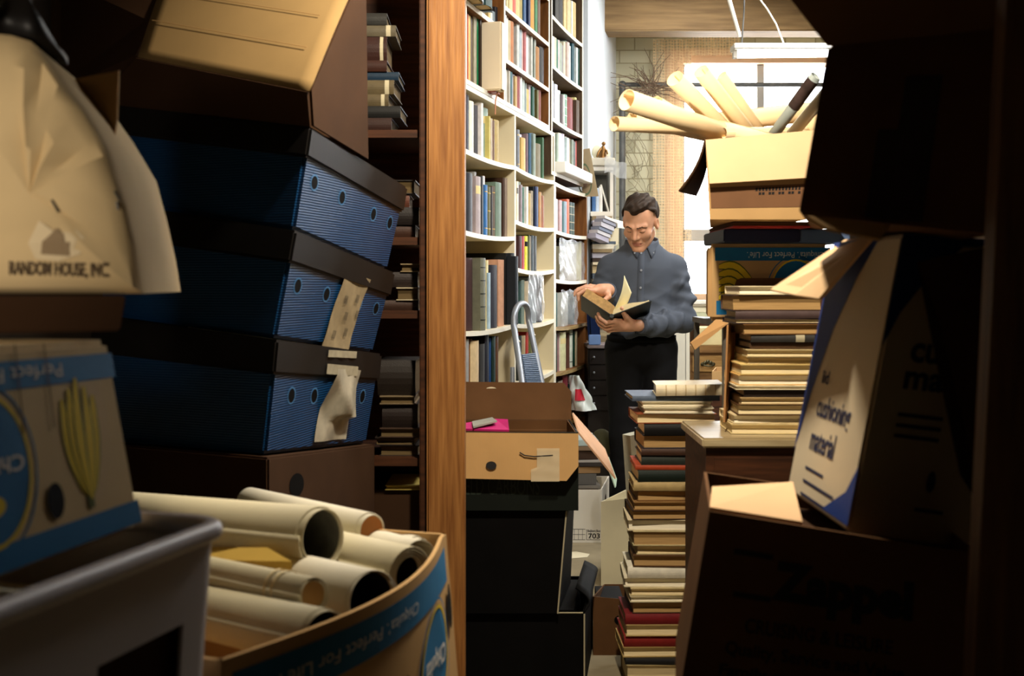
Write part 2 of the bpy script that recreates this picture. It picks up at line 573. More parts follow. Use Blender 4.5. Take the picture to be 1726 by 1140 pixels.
# back wall of cream painted brick with the window opening
m_brick = bpy.data.materials.new('cream_painted_brick')
m_brick.use_nodes = True
nt = m_brick.node_tree
b = nt.nodes['Principled BSDF']
b.inputs['Roughness'].default_value = .8
tc = nt.nodes.new('ShaderNodeTexCoord')
sp = nt.nodes.new('ShaderNodeSeparateXYZ')
cb = nt.nodes.new('ShaderNodeCombineXYZ')
br = nt.nodes.new('ShaderNodeTexBrick')
nt.links.new(tc.outputs['Object'], sp.inputs[0])
nt.links.new(sp.outputs[0], cb.inputs[0])
nt.links.new(sp.outputs[2], cb.inputs[1])
nt.links.new(cb.outputs[0], br.inputs[0])
br.inputs['Scale'].default_value = 1
br.inputs['Brick Width'].default_value = .23
br.inputs['Row Height'].default_value = .098
br.inputs['Mortar Size'].default_value = .005
br.inputs['Color1'].default_value = (*lin((208, 204, 176)), 1)
br.inputs['Color2'].default_value = (*lin((180, 176, 148)), 1)
br.inputs['Mortar'].default_value = (*lin((160, 152, 122)), 1)
nt.links.new(br.outputs[0], b.inputs['Base Color'])
bp = nt.nodes.new('ShaderNodeBump')
bp.inputs['Strength'].default_value = .6
bp.inputs['Distance'].default_value = .01
bp.invert = True
nt.links.new(br.outputs[1], bp.inputs['Height'])
nt.links.new(bp.outputs[0], b.inputs['Normal'])
wx0, wx1, wz0, wz1 = q(1121), 2.95, 1.18, 3.04
bw = MB()
bw.box((-.7, WY, 0), (wx0, WY + .3, CEIL))
bw.box((wx1, WY, 0), (3.2, WY + .3, CEIL))
bw.box((wx0, WY, 0), (wx1, WY + .3, wz0))
bw.box((wx0, WY, wz1), (wx1, WY + .3, CEIL))
bw.box((-2.5, WY + .1, 0), (-.7, WY + .3, CEIL))
struct(bw.build('wall_back', m_brick, weld=False), 'cream painted brick wall around the bright window', 'wall')
# window: peach casing, sashes, glass, sill
win = struct(thing('window_1', 'tall bright window with peach casing behind the tubes', 'window', (2.1, WY + .1, wz0), kind='structure'), 'tall bright window with peach casing behind the tubes', 'window')
m_case = mat('peach_casing', (226, 186, 150), .6, spec=.3, var=.02)
m_sash = mat('grey_sash', (176, 174, 168), .5, spec=.4, var=.05)
gx0 = q(1156)
fr = MB()
fr.box((wx0, WY - .02, wz0), (gx0 - .03, WY + .16, wz1))
fr.box((gx0 - .03, WY - .02, wz1 - .1), (wx1, WY + .16, wz1))
fr.box((wx1 - .08, WY - .02, wz0), (wx1, WY + .16, wz1 - .1))
fr.build('window_frame', m_case, win, bevel=.006)
sh = MB()
zmid = EYE - (396 - HY) / F * WY
sh.box((gx0 - .03, WY + .06, zmid - .045), (wx1 - .08, WY + .11, zmid + .045))
sh.box((q(1279), WY + .06, wz0), (q(1291), WY + .11, wz1 - .1))
sh.box((gx0 - .03, WY + .06, wz0), (gx0, WY + .11, wz1 - .1))
sh.build('sash', m_sash, win, weld=False)
MB().box((gx0 - .03, WY + .082, wz0), (wx1 - .08, WY + .088, wz1 - .1)).build('window_glass', M['glass'], win)
MB().box((wx0 - .05, WY - .16, wz0 - .05), (wx1, WY + .1, wz0)).build('window_sill', m_case, win, bevel=.006)

struct(MB().box((.60, 7.9, 3.03), (3.2, 8.12, CEIL)).build('trim_1', M['beam'], bevel=.008), 'heavy timber ceiling beam across the top of the window', 'beam')

# sheer woven curtain beside and over the casing
cur = MB()
x0, x1 = q(1098), q(1162)
cur.grid(lambda u, v: V(x0 + (x1 - x0) * u, WY - .10 + .012 * math.sin(u * 26), 1.0 + 2.1 * v), 40, 4)
lab(cur.build('woven_curtain', M['gauze'], smooth=True), 'sheer woven tan curtain hanging at the left edge of the window', 'curtain')
cur = MB()
cur.grid(lambda u, v: V(q(1162) + (q(1242) - q(1162)) * u, WY - .10 + .01 * math.sin(u * 30), EYE - (98 - HY) / F * WY + .2 * v), 40, 4)
lab(cur.build('woven_valance', M['gauze'], smooth=True), 'short sheer woven strip hanging across the window head', 'curtain')

# iron pipe rail across the window, with its upright
pr = thing('pipe_rail', 'dark iron pipe rail running across the window and down the brick', 'rail', P(1049, 480, 8.35) - V(0, 0, 1.25))
rz = P(1049, 143, 8.35)
MB().tube([rz, V(3.18, 8.35, rz.z)], .016).build('rail', M['pipe'], pr, smooth=True)
MB().tube([rz, V(rz.x, 8.35, 0)], .024).build('upright', M['pipe'], pr, smooth=True)
MB().ball(rz, .03).build('elbow', M['pipe'], pr, smooth=True)

# dried branches tied to the pipe
tw = MB()
c0 = P(1095, 150, 8.3)
for i in range(58):
    a = random.uniform(-.2, math.pi + .2) if i % 3 else random.uniform(math.pi, 2 * math.pi)
    L_ = random.uniform(.12, .34)
    s_ = c0 + V(random.uniform(-.04, .04), random.uniform(-.03, 0), random.uniform(-.05, .05))
    m_ = s_ + V(math.cos(a), random.uniform(-.3, .0), math.sin(a) * .7) * L_ * .5
    e_ = m_ + V(math.cos(a + random.uniform(-.7, .7)), random.uniform(-.2, .05), math.sin(a + random.uniform(-.7, .7)) * .8) * L_ * .5
    tw.tube([s_, m_, e_], [.0042, .003, .0016], 5)
lab(tw.build('dried_branches', M['twig']), 'bundle of bare dried branches tied to the pipe rail', 'branches')
vn = MB()
for i in range(16):
    x_ = P(random.uniform(1055, 1092), 300, 8.5).x
    z_ = random.uniform(1.9, 2.5)
    pts = []
    a = random.uniform(0, 6)
    for k in range(9):
        pts.append(V(x_ + .05 * math.sin(a + k * .9) + k * .006, 8.47 + .03 * math.sin(k), z_ - k * .05 + .04 * math.cos(a + k * 1.1)))
    vn.tube(pts, .0022, 5)
lab(vn.build('dry_vine', M['vine']), 'tangle of thin dry vine against the brick under the branches', 'vine')

# hanging fluorescent fitting at the window
fl = thing('fluorescent_fitting', 'glowing fluorescent tube fitting hung in front of the window', 'light', P(1330, 92, 6.0))
a, c = P(1234, 92, 6.0), P(1440, 90, 6.0)
MB().obox(a + V(0, -.06, .02), V(c.x - a.x, 0, 0), V(0, .12, 0), V(0, 0, .03)).build('housing', M['white'], fl, bevel=.004)
MB().tube([a + V(.02, 0, 0), c + V(-.02, 0, 0)], .019, 12).build('tube', emit('lit_tube', (1, .98, .92), 14), fl, smooth=True)
MB().obox(a + V(.005, -.02, -.02), V(.02, 0, 0), V(0, .04, 0), V(0, 0, .045)).build('lamp_holder', M['white'], fl)
MB().tube([P(1247, 62, 6.0), P(1228, -4, 6.0), P(1221, -60, 6.0)], [.010, .012, .012], 8).build('hanger_rod', M['white'], fl)
MB().tube([P(1250, 80, 6.02), P(1254, 20, 6.02), P(1256, -60, 6.02)], .004, 6).build('chain', M['pipe'], fl)
lab(MB().tube([P(1322, 76, 6.0), P(1308, 40, 5.98), P(1293, 15, 5.96), P(1278, -5, 5.95), P(1240, -90, 5.9)], .0045, 6).build('hanging_cord', M['white'], smooth=True), 'thin pale cord hanging from the ceiling to the lit tube', 'cord')

# wooden post in the left foreground
st = MB()
pa, pb_ = P(719, 480, 3.18), P(783, 480, 3.18)
st.box((pa.x, 3.18, 0), (pb_.x, 3.28, CEIL))
struct(st.build('trim_2', M['wood'], bevel=.006), 'orange-brown fir post standing floor to ceiling at the bookcase end', 'post')

# ------------------------------------------------------------------ bookcases along the left of the far aisle
A0 = V(P(785, HY, 4.6).x, 4.6, 0)
A1 = V(P(988, HY, 6.89).x, 6.89, 0)
DU = (A1 - A0).normalized()
NU = V(-DU.y, DU.x, 0)
def uof(px, v=0.):
    k = (px - CX) / F
    a = A0 + NU * v
    return (k * a.y - a.x) / (DU.x - k * DU.y)
def S(u, v, z):
    return A0 + DU * u + NU * v + V(0, 0, z)
def zof(px, py, v=0.):
    u = uof(px, v)
    Y = (A0 + NU * v + DU * u).y
    return EYE - (py - HY) / F * Y

def shelf_board(parent, ua, ub, z, depth, m, m_edge, sag=.0, t=.02, v0=0.):
    mb = MB()
    sg = lambda s: -sag * 4 * s * (1 - s)
    for a, b_, zz in ((0, 1, 0),):
        n = 8 if sag else 1
        for i in range(n):
            s0, s1 = i / n, (i + 1) / n
            u0_, u1_ = ua + (ub - ua) * s0, ua + (ub - ua) * s1
            mb.hexa([S(u0_, v0 + .003, z - t + sg(s0)), S(u1_, v0 + .003, z - t + sg(s1)), S(u1_, depth, z - t + sg(s1)), S(u0_, depth, z - t + sg(s0)),
                     S(u0_, v0 + .003, z + sg(s0)), S(u1_, v0 + .003, z + sg(s1)), S(u1_, depth, z + sg(s1)), S(u0_, depth, z + sg(s0))])
    sb = mb.build('shelf', m, parent, weld=False)
    eb = MB()
    n = 8 if sag else 1
    for i in range(n):
        s0, s1 = i / n, (i + 1) / n
        u0_, u1_ = ua + (ub - ua) * s0, ua + (ub - ua) * s1
        eb.hexa([S(u0_, v0, z - t + sg(s0)), S(u1_, v0, z - t + sg(s1)), S(u1_, v0 + .003, z - t + sg(s1)), S(u0_, v0 + .003, z - t + sg(s0)),
                 S(u0_, v0, z + sg(s0)), S(u1_, v0, z + sg(s1)), S(u1_, v0 + .003, z + sg(s1)), S(u0_, v0 + .003, z + sg(s0))])
    eb.build('edge_band', m_edge, sb, weld=False)

def panel(parent, u, z0, z1, depth, m, m_edge, t=.02, name='side_panel', v0=0.):
    o = MB().hexa([S(u - t / 2, v0 + .003, z0), S(u + t / 2, v0 + .003, z0), S(u + t / 2, depth, z0), S(u - t / 2, depth, z0),
                   S(u - t / 2, v0 + .003, z1), S(u + t / 2, v0 + .003, z1), S(u + t / 2, depth, z1), S(u - t / 2, depth, z1)]).build(name, m, parent)
    MB().hexa([S(u - t / 2, v0, z0), S(u + t / 2, v0, z0), S(u + t / 2, v0 + .003, z0), S(u - t / 2, v0 + .003, z0),
               S(u - t / 2, v0, z1), S(u + t / 2, v0, z1), S(u + t / 2, v0 + .003, z1), S(u - t / 2, v0 + .003, z1)]).build('edge_band', m_edge, o)

def backing(parent, ua, ub, z0, z1, depth, m):
    MB().hexa([S(ua, depth, z0), S(ub, depth, z0), S(ub, depth + .006, z0), S(ua, depth + .006, z0),
               S(ua, depth, z1), S(ub, depth, z1), S(ub, depth + .006, z1), S(ua, depth + .006, z1)]).build('back_panel', m, parent)

DEP = .29
uL, uAB, uBC, uE = uof(766), uof(868.5), uof(935.5), uof(989)
SAG = .014
lower = thing('white_bookcase', 'cream-white two-bay bookcase holding the lower rows of books', 'bookcase', S((uL + uBC) / 2, DEP / 2, 0))
for u in (uL, uAB, uBC - .012):
    panel(lower, u, 0, 2.07, DEP, M['creamlam'], M['whitelam'])
backing(lower, uL, uBC, 0, 2.07, DEP, M['creamlam'])
rowsA = [2.07, 1.812, 1.478, 1.066, .72, .40]
rowsB = [2.07, 1.812, 1.557, 1.332, 1.066, .79, .50]
for z in rowsA:
    shelf_board(lower, uL + .01, uAB - .01, z, DEP, M['creamlam'], M['whitelam'], 0 if z > 2 else SAG)
for z in rowsB:
    shelf_board(lower, uAB + .01, uBC - .022, z, DEP, M['creamlam'], M['whitelam'], 0 if z > 2 else SAG)
uUD, uUR = uof(851), uof(926)
upper = thing('brown_bookcase', 'brown white-edged bookcase stacked on the cream-white one', 'bookcase', S((uL + uUR) / 2, DEP / 2, 2.071))
for u in (uof(785.5), uUD, uUR):
    panel(upper, u, 2.071, 3.2, DEP, M['brownshelf'], M['whitelam'])
backing(upper, uof(785.5), uUR, 2.071, 3.2, DEP, M['brownshelf'])
for z in (2.0725 + .02, 2.415, 2.72, 3.0):
    shelf_board(upper, uof(785.5) + .01, uUD - .01, z, DEP, M['brownshelf'], M['whitelam'])
for z in (2.0725 + .02, 2.29, 2.53, 2.77, 3.0):
    shelf_board(upper, uUD + .01, uUR - .01, z, DEP, M['brownshelf'], M['whitelam'])
# third bay
uC0, uC1 = uof(930.5), uof(982.5)
m_dkbrown = mat('dark_walnut', (92, 72, 52), .5, spec=.3, col2=(60, 44, 30), scale=7, stretch=(6, 6, .6))
upC = thing('walnut_bookcase', 'dark walnut bookcase with pale edges in the top row beside the white wall', 'bookcase', S((uC0 + uC1) / 2, DEP / 2, 1.84))
for u in (uC0, uC1):
    panel(upC, u, 1.84, 3.2, DEP, m_dkbrown, M['whitelam'])
backing(upC, uC0, uC1, 1.84, 3.2, DEP, m_dkbrown)
for z in (1.86, 2.15, 2.435, 2.70, 3.0):
    shelf_board(upC, uC0 + .01, uC1 - .01, z, DEP, m_dkbrown, M['whitelam'], SAG * .6 if z > 1.9 else 0)
loC = thing('oak_bookcase', 'oak-brown bookcase with pale shelf edges ending the row by the man', 'bookcase', S((uBC + uE) / 2, DEP / 2, 0))
for u in (uBC + .012, uE):
    panel(loC, u, 0, 1.806, DEP, M['brownshelf'], M['whitelam'] if u < uE - .1 else M['brownshelf'])
backing(loC, uBC + .01, uE, 0, 1.806, DEP, M['brownshelf'])
for z in (1.806, 1.547, 1.28, 1.02, .77, .475):
    shelf_board(loC, uBC + .022, uE - .01, z, DEP, M['brownshelf'], M['whitelam'] if z > 1.1 else M['shelfedge'], SAG * .6)

# ------------------------------------------------------------------ the shelved books, spine out
NAMES = [((200, 60, 40), 'red'), ((120, 30, 30), 'dark red'), ((190, 95, 70), 'brick orange'), ((150, 85, 40), 'brown'), ((70, 45, 30), 'dark brown'), ((226, 190, 100), 'golden yellow'),
         ((222, 206, 160), 'cream'), ((240, 236, 226), 'white'), ((170, 168, 160), 'grey'), ((100, 100, 98), 'dark grey'), ((20, 18, 22), 'black'), ((28, 36, 70), 'navy'), ((45, 105, 170), 'blue'),
         ((160, 185, 210), 'pale blue'), ((30, 80, 90), 'teal'), ((20, 110, 70), 'green'), ((12, 60, 45), 'dark green'), ((160, 178, 166), 'grey-green'), ((95, 92, 45), 'olive'), ((180, 150, 90), 'tan'),
         ((195, 180, 190), 'mauve'), ((165, 85, 85), 'rose'), ((216, 176, 168), 'pink'), ((110, 95, 80), 'grey-brown'), ((220, 216, 40), 'bright yellow'), ((230, 110, 80), 'coral')]
def cname(c):
    return min(NAMES, key=lambda n: sum((a - b_) ** 2 for a, b_ in zip(n[0], c)))[1]

def row(zs, ua, ub, items, where, group, sag=0., dep=(.17, .22), plate=0):
    n = 0
    for it in items:
        n += 1
        x0, x1, yt, c = it[:4]
        o_ = it[4] if len(it) > 4 else {}
        v = o_.get('v', .022 + random.uniform(-.008, .014))
        u0, u1 = uof(x0, v), uof(x1, v)
        um = (u0 + u1) / 2
        zz = zs - sag * 4 * max(0, min(1, (um - ua) / (ub - ua))) * (1 - max(0, min(1, (um - ua) / (ub - ua)))) + .0005
        ht = zof((x0 + x1) / 2, yt, v) - zz
        T = max(.006, (u1 - u0) * .965)
        D = o_.get('d', random.uniform(*dep))
        size = 'slim ' if T < .03 else ('thick ' if T > .062 else '')
        look = size + cname(c)
        lb = '%s %s, %s from left %s' % (look, o_.get('what', 'book'), ORD[n], where)
        book('book', lb, S(u0 + (u1 - u0) * .0175, v, zz), DU * T, NU * D, V(0, 0, max(.08, ht)), bookmat(c), M['pages'], group=group,
             bulge=o_.get('bulge', .18 if T > .02 else .1), bands=o_.get('b', 0), band_mat=o_.get('bm'))

G = 'books shelved upright in the far aisle'
wl = mat('cream_spine_label', (226, 208, 150), .7)
a_, b_ = uL, uAB
row(2.0925, a_, b_, [(788, 790.3, 24, (200, 110, 74)), (790.5, 794, 27, (224, 192, 112)), (794, 800, 27, (94, 78, 62)), (800, 805, 25, (160, 152, 128)), (805, 810, 23, (14, 118, 72)), (810, 813, 22, (42, 26, 12)),
     (813, 820, 21, (108, 92, 76), dict(b=4))], 'on the brown bookcase row behind the post', G)
row(2.415, a_, b_, [(798, 822, -40, (190, 206, 224), dict(v=-.06, d=.22)), (822, 833, -40, (40, 66, 62), dict(v=-.06, b=1))], 'jutting out at the very top', G)
row(2.0925, a_, b_, [(824, 827, 22, (206, 176, 110)), (827.5, 831, 22, (232, 222, 196)), (831, 836, 20, (120, 132, 138)), (837, 845, 14, (40, 36, 38)), (845.5, 850, 22, (96, 62, 52))], 'behind the pale slipcase', G)
row(2.53, a_, b_, [(855, 860, -45, (222, 206, 160)), (860, 866, -45, (216, 200, 144)), (866, 871, -45, (224, 96, 76)), (871.5, 878, -42, (226, 194, 132)), (878, 883, -40, (184, 166, 104)), (884, 888, -42, (32, 78, 126)),
     (888, 892, -40, (46, 96, 128)), (892, 895.5, -38, (24, 44, 84)), (896, 902.5, -36, (204, 140, 36)), (903, 907.5, -34, (46, 118, 70)), (908, 912, -30, (104, 74, 58))], 'on the top row of the brown bookcase', G)
row(2.29, a_, b_, [(852, 855, 26, (230, 228, 220)), (855, 857.5, 30, (236, 234, 226)), (858, 862, 35, (186, 170, 130)), (862, 867.5, 37, (180, 108, 46)), (868, 872.5, 36, (108, 104, 42)), (872.5, 877, 39, (196, 200, 196)),
     (877, 881, 42, (164, 178, 186)), (881, 884.5, 45, (218, 178, 170)), (884.5, 888, 49, (168, 86, 86)), (888, 892, 52, (232, 234, 234)), (892, 896, 57, (150, 148, 142)), (896, 899, 62, (190, 190, 182)),
     (899, 901.5, 66, (12, 72, 56)), (901.5, 904.5, 66, (160, 166, 156)), (905, 911, 80, (160, 108, 46)), (911, 917, 80, (16, 14, 18)), (917, 919, 81, (176, 176, 190))], 'on the middle row of the brown bookcase', G)
row(2.0925, a_, b_, [(853, 855, 118, (238, 234, 226)), (855, 858.5, 116, (130, 130, 120)), (858.5, 861, 120, (180, 174, 160)), (861, 865, 122, (36, 88, 96)), (865, 869, 126, (196, 196, 210)), (869, 873, 129, (186, 154, 98)),
     (873, 878, 128, (138, 54, 54)), (878, 881, 129, (238, 236, 232)), (881, 886, 134, (178, 192, 188)), (886, 888.3, 140, (138, 154, 152)), (888.3, 893, 151, (210, 178, 106)), (893, 898, 144, (202, 186, 194)),
     (898, 902, 147, (10, 74, 58)), (902, 906, 147, (200, 216, 208)), (906, 909, 152, (96, 92, 46)), (909, 913, 152, (124, 54, 34))], 'on the bottom row of the brown bookcase', G)
row(1.812, a_, b_, [(786, 792, 160, (26, 26, 46)), (793, 800.5, 171, (236, 232, 208)), (801, 807, 178, (58, 56, 62)), (807, 811, 178, (158, 174, 190)), (812, 815.5, 174, (234, 228, 226)), (816, 825, 183, (152, 176, 164), dict(b=1, bm=wl)),
     (825, 827.3, 196, (202, 186, 106)), (827.5, 831, 200, (178, 160, 130)), (831, 834.5, 203, (92, 54, 26)), (835, 843.5, 203, (178, 154, 92))], 'on the top row of the left cream-white bay', G, SAG)
row(1.478, a_, b_, [(784.5, 788, 297, (238, 238, 220)), (788, 799.5, 292, (14, 14, 26)), (800, 803.5, 290, (140, 140, 138)), (804, 812.5, 298, (170, 156, 158), dict(b=1, bm=wl)), (812.7, 815, 297, (58, 62, 68)), (815, 818, 297, (236, 232, 226)),
     (818, 823, 312, (44, 108, 172), dict(b=2)), (823.5, 828.5, 315, (92, 90, 50), dict(b=3)), (828.6, 831, 316, (18, 16, 18)), (831, 837, 314, (92, 76, 60), dict(b=2)), (838, 848, 308, (110, 132, 116)), (848.5, 852, 300, (58, 32, 14)),
     (852, 856.5, 301, (140, 124, 112)), (857, 859, 306, (70, 104, 106)), (859, 861, 313, (170, 106, 74))], 'on the second row of the left cream-white bay', G, SAG, (.18, .23))
row(1.066, a_, b_, [(786, 800.5, 435, (60, 34, 34)), (801, 806.5, 437, (66, 46, 44), dict(b=6)), (806.7, 809, 447, (238, 234, 226)), (809.2, 812, 436, (18, 34, 24)), (812, 821, 435, (110, 110, 92), dict(b=5, bm=M['greenblack'], v=.0)), (821, 824, 439, (232, 222, 170)),
     (824, 828, 460, (166, 190, 206)), (828.3, 842, 447, (18, 18, 34)), (842.5, 852.5, 438, (204, 154, 124)), (855, 863, 427, (16, 18, 20)), (863, 869.5, 427, (30, 36, 42), dict(b=3, v=.0)), (870, 875, 432, (16, 26, 34), dict(v=-.025))],
    'on the third row of the left cream-white bay', 'tall folios on the third row', SAG, (.2, .25))
row(.72, a_, b_, [(785.5, 792, 572, (156, 156, 154)), (792, 797, 572, (124, 70, 26)), (797, 811, 575, (214, 188, 144)), (811.5, 819, 580, (58, 58, 58)), (819, 826, 565, (18, 18, 32)), (826, 831, 570, (42, 76, 132)), (831, 837, 567, (10, 44, 36)),
     (837.3, 841, 567, (94, 58, 34))], 'on the lowest row of the left cream-white bay', G, SAG)
a_, b_ = uAB, uBC
row(1.812, a_, b_, [(873, 877, 219, (114, 118, 126), dict(b=2)), (877, 880, 227, (204, 204, 222)), (880.5, 888, 233, (204, 172, 100)), (889, 893, 226, (140, 120, 130)), (893, 896.8, 225, (14, 76, 108)), (897, 900, 225, (142, 174, 214)), (900, 904, 226, (126, 142, 132)),
     (904.5, 914.5, 243, (114, 104, 76)), (915, 917.5, 232, (66, 106, 78))], 'on the top row of the right cream-white bay', G, SAG)
row(1.557, a_, b_, [(871.8, 875.3, 306, (234, 228, 204), dict(b=1, bm=M['greymetal'])), (875.3, 878.3, 307, (120, 136, 126)), (878.5, 881.3, 312, (150, 136, 146)), (881.5, 884.5, 316, (34, 96, 74)), (885, 888.3, 316, (218, 210, 192)), (888.3, 891.5, 315, (240, 238, 234)),
     (892, 896, 326, (178, 150, 84)), (896, 900, 322, (160, 148, 128)), (900, 904, 315, (12, 22, 36)), (904, 909, 315, (34, 52, 96)), (909.5, 914, 324, (172, 124, 58)), (914, 918, 330, (142, 80, 44))], 'on the second row of the right cream-white bay', G, SAG)
row(1.332, a_, b_, [(871, 876, 400, (146, 60, 50)), (876, 881, 398, (60, 30, 32)), (881.5, 885.3, 398, (182, 76, 76)), (886, 891, 398, (220, 216, 34), dict(b=1, bm=M['black'])), (891.3, 893.5, 396, (70, 84, 26)), (893.5, 896, 398, (130, 118, 96)), (896.5, 901, 397, (38, 56, 62)),
     (901.2, 906, 398, (60, 66, 70))], 'on the third row of the right cream-white bay', G, SAG)
row(1.066, a_, b_, [(876.5, 880, 474, (24, 62, 58)), (880.5, 886, 472, (120, 140, 132)), (886.5, 893, 474, (206, 190, 160)), (893.5, 909, 468, (150, 164, 176)), (910.5, 915, 466, (18, 28, 60)), (915.3, 917.5, 467, (216, 196, 160))], 'on the fourth row of the right cream-white bay', G, SAG)
row(.79, a_, b_, [(875.5, 881, 566, (20, 28, 26)), (881.5, 887.5, 566, (196, 176, 136)), (888, 892, 560, (190, 58, 50)), (892.5, 898, 566, (92, 96, 44))], 'on the fifth row behind the ladder', G, SAG)
a_, b_ = uC0, uC1
row(2.70, a_, b_, [(938, 944, -30, (34, 34, 30)), (944.5, 951, -20, (26, 26, 28)), (952.5, 958, -5, (226, 204, 150)), (958.2, 964, 0, (220, 198, 150)), (964, 966.4, 2, (236, 232, 214)), (967, 973, 5, (200, 176, 120))], 'on the top row of the dark walnut bookcase', G, SAG * .6)
row(2.435, a_, b_, [(932.5, 936, 62, (232, 230, 222)), (936, 939, 64, (204, 196, 174)), (939, 941.5, 67, (26, 110, 86)), (941.5, 944.5, 68, (208, 190, 190)), (944.7, 948, 73, (160, 174, 160)), (948, 951, 77, (150, 148, 148)), (951, 954, 71, (224, 214, 186)), (954, 957.6, 70, (150, 176, 164)),
     (957.6, 961.5, 72, (210, 190, 184)), (961.5, 965.5, 79, (236, 236, 236)), (965.5, 969.5, 74, (22, 72, 84)), (969.5, 972.3, 76, (228, 216, 184)), (972.3, 975, 81, (216, 226, 226)), (975, 978.3, 83, (18, 64, 54))], 'on the second row of the dark walnut bookcase', G, SAG * .6)
row(2.15, a_, b_, [(931.5, 934, 137, (230, 222, 196)), (934, 936.5, 141, (44, 90, 98)), (936.5, 941.3, 143, (206, 210, 230)), (941.5, 946, 153, (214, 230, 230)), (946, 950.3, 160, (62, 38, 42)), (950.5, 952.6, 160, (236, 234, 226)), (952.8, 957.5, 160, (118, 160, 136), dict(b=4, bm=M['white'])),
     (958, 969.8, 166, (126, 32, 30)), (970, 973, 165, (230, 216, 150)), (973.2, 978.5, 170, (80, 62, 46))], 'on the third row of the dark walnut bookcase', G, SAG * .6)
row(1.862 + .06, a_, b_, [(939.5, 943, 226, (140, 156, 142)), (943, 948, 225, (234, 226, 204)), (948, 953, 226, (196, 192, 212)), (953.3, 957, 231, (242, 240, 236)), (957, 961, 233, (206, 226, 224)), (961, 965, 235, (204, 176, 146)), (965, 968, 236, (140, 150, 136)), (968, 971, 239, (70, 80, 74)),
     (971, 973.5, 238, (220, 120, 116)), (973.7, 976, 246, (58, 56, 46))], 'standing on the white box in the walnut bookcase', G)
a_, b_ = uBC, uE
row(1.547, a_, b_, [(938, 941, 336, (234, 232, 226)), (941, 944, 338, (130, 140, 156)), (944.2, 949, 338, (196, 166, 170)), (949, 952.3, 340, (28, 88, 92)), (952.5, 957, 340, (140, 160, 176)), (957, 961, 336, (226, 116, 86)), (961.3, 965.5, 341, (34, 60, 52), dict(b=4, bm=M['edge'])),
     (965.5, 970, 342, (40, 66, 56), dict(b=4, bm=M['edge']))], 'on the top row of the oak bookcase', G, SAG * .6)
row(1.02, a_, b_, [(937.5, 940.5, 494, (16, 78, 70)), (941.5, 966, 493, (190, 192, 184), dict(v=.03)), (966.5, 969.5, 496, (64, 92, 98))], 'on the third row of the oak bookcase', G, SAG * .6)
row(1.28, a_, b_, [(938, 960, 416, (104, 94, 50), dict(v=.03)), (961, 977.5, 412, (224, 222, 216), dict(v=.03)), (978, 981.5, 408, (228, 222, 178))], 'on the second row of the oak bookcase', G, SAG * .6)
row(.77, a_, b_, [(936.5, 940.3, 563, (24, 52, 40)), (940.5, 944, 562, (150, 116, 116)), (944.3, 947.5, 560, (232, 226, 208)), (948, 957, 560, (214, 214, 170), dict(b=1, bm=wl)), (957.5, 962, 562, (96, 64, 52)), (962, 967, 556, (214, 222, 206), dict(b=2, bm=M['ink'])), (967.5, 970.5, 558, (12, 58, 42)),
     (971, 974, 558, (222, 206, 166))], 'on the fourth row of the oak bookcase', G, SAG * .6)
row(.475, a_, b_, [(939, 943, 640, (40, 36, 34)), (943.3, 951, 642, (150, 140, 130)), (951.3, 960, 633, (112, 26, 40)), (960.5, 965, 646, (20, 60, 56))], 'on the bottom row of the oak bookcase', G, SAG * .6)

# pale slipcase jutting from the brown bookcase, small books beneath it
v_ = -.066
u0, u1 = uof(845, v_), uof(852, v_)
zs0 = zof(846, 152, v_)
hh = zof(846, 36, v_) - zs0
sl = thing('slipcase', 'tall blank cream slipcase jutting out over the shelf edge', 'box', S(u0, 0, zs0))
MB().obox(S(u0, v_, zs0), DU * (u1 - u0), NU * .26, V(0, 0, hh)).build('case', mat('cream_cloth', (240, 222, 190), .8, var=.04), sl, bevel=.006)
MB().obox(S(u0 + .004, v_ - .003, zs0 + .004), DU * (u1 - u0 - .008), NU * .003, V(0, 0, hh - .008)).build('spine_strip', mat('white_cloth', (246, 240, 226), .7, var=.03), sl)
fb = thing('flat_book', 'small pale book lying flat under the cream slipcase', 'book', S(u0, .1, 2.094), G)
zz = zs0 - .001
MB().obox(S(u0 + .02, -.03, 2.0935), DU * (u1 - u0), NU * .22, V(0, 0, zz - 2.0935)).build('page_block', M['pagesw'], fb)
MB().obox(S(u0 + .015, -.035, zz - .004), DU * (u1 - u0 + .01), NU * .23, V(0, 0, .004)).build('cover', bookmat((150, 70, 60)), fb)
lab(MB().tube([S(uof(826), -.036, 2.10), S(uof(824), -.030, 2.05), S(uof(823.5), -.030, 1.99)], .003, 6).build('ribbon', mat('tan_ribbon', (190, 130, 100), .7)), 'thin tan ribbon dangling below the cream slipcase', 'ribbon')

# white slab box on which the walnut bookcase's fourth row stands
lab(MB().obox(S(uof(938), -.05, 1.862), DU * (uof(985) - uof(938)), NU * .3, V(0, 0, .059)).build('flat_white_box', mat('white_card', (240, 240, 236), .7, var=.04), bevel=.003), 'flat white box lying under a row of books in the walnut bookcase', 'box')
# cardboard sheet with a printed ring, leaning at the bookcase end
e = thing('cardboard_sheet', 'tan cardboard sheet with a printed ring at the bookcase end', 'cardboard', P(995, 330, 6.86))
h = Hex([P(981, 332, 6.88), P(1009, 331, 6.80), P(1009, 331, 6.81), P(981, 332, 6.89), P(981, 252, 6.92), P(994, 250, 6.90), P(994, 250, 6.91), P(981, 252, 6.93)])
solid(h).build('board', mat('tan_board', (196, 176, 142), .8), e)
oval(MB(), h.face('f'), .22, .36, .5, .34, r_in=.86).build('printed_ring', mat('ring_green', (120, 140, 110), .8), e)
oval(MB(), h.face('f'), .16, .40, .3, .2).build('printed_disc', mat('ring_rose', (176, 146, 128), .8), e)

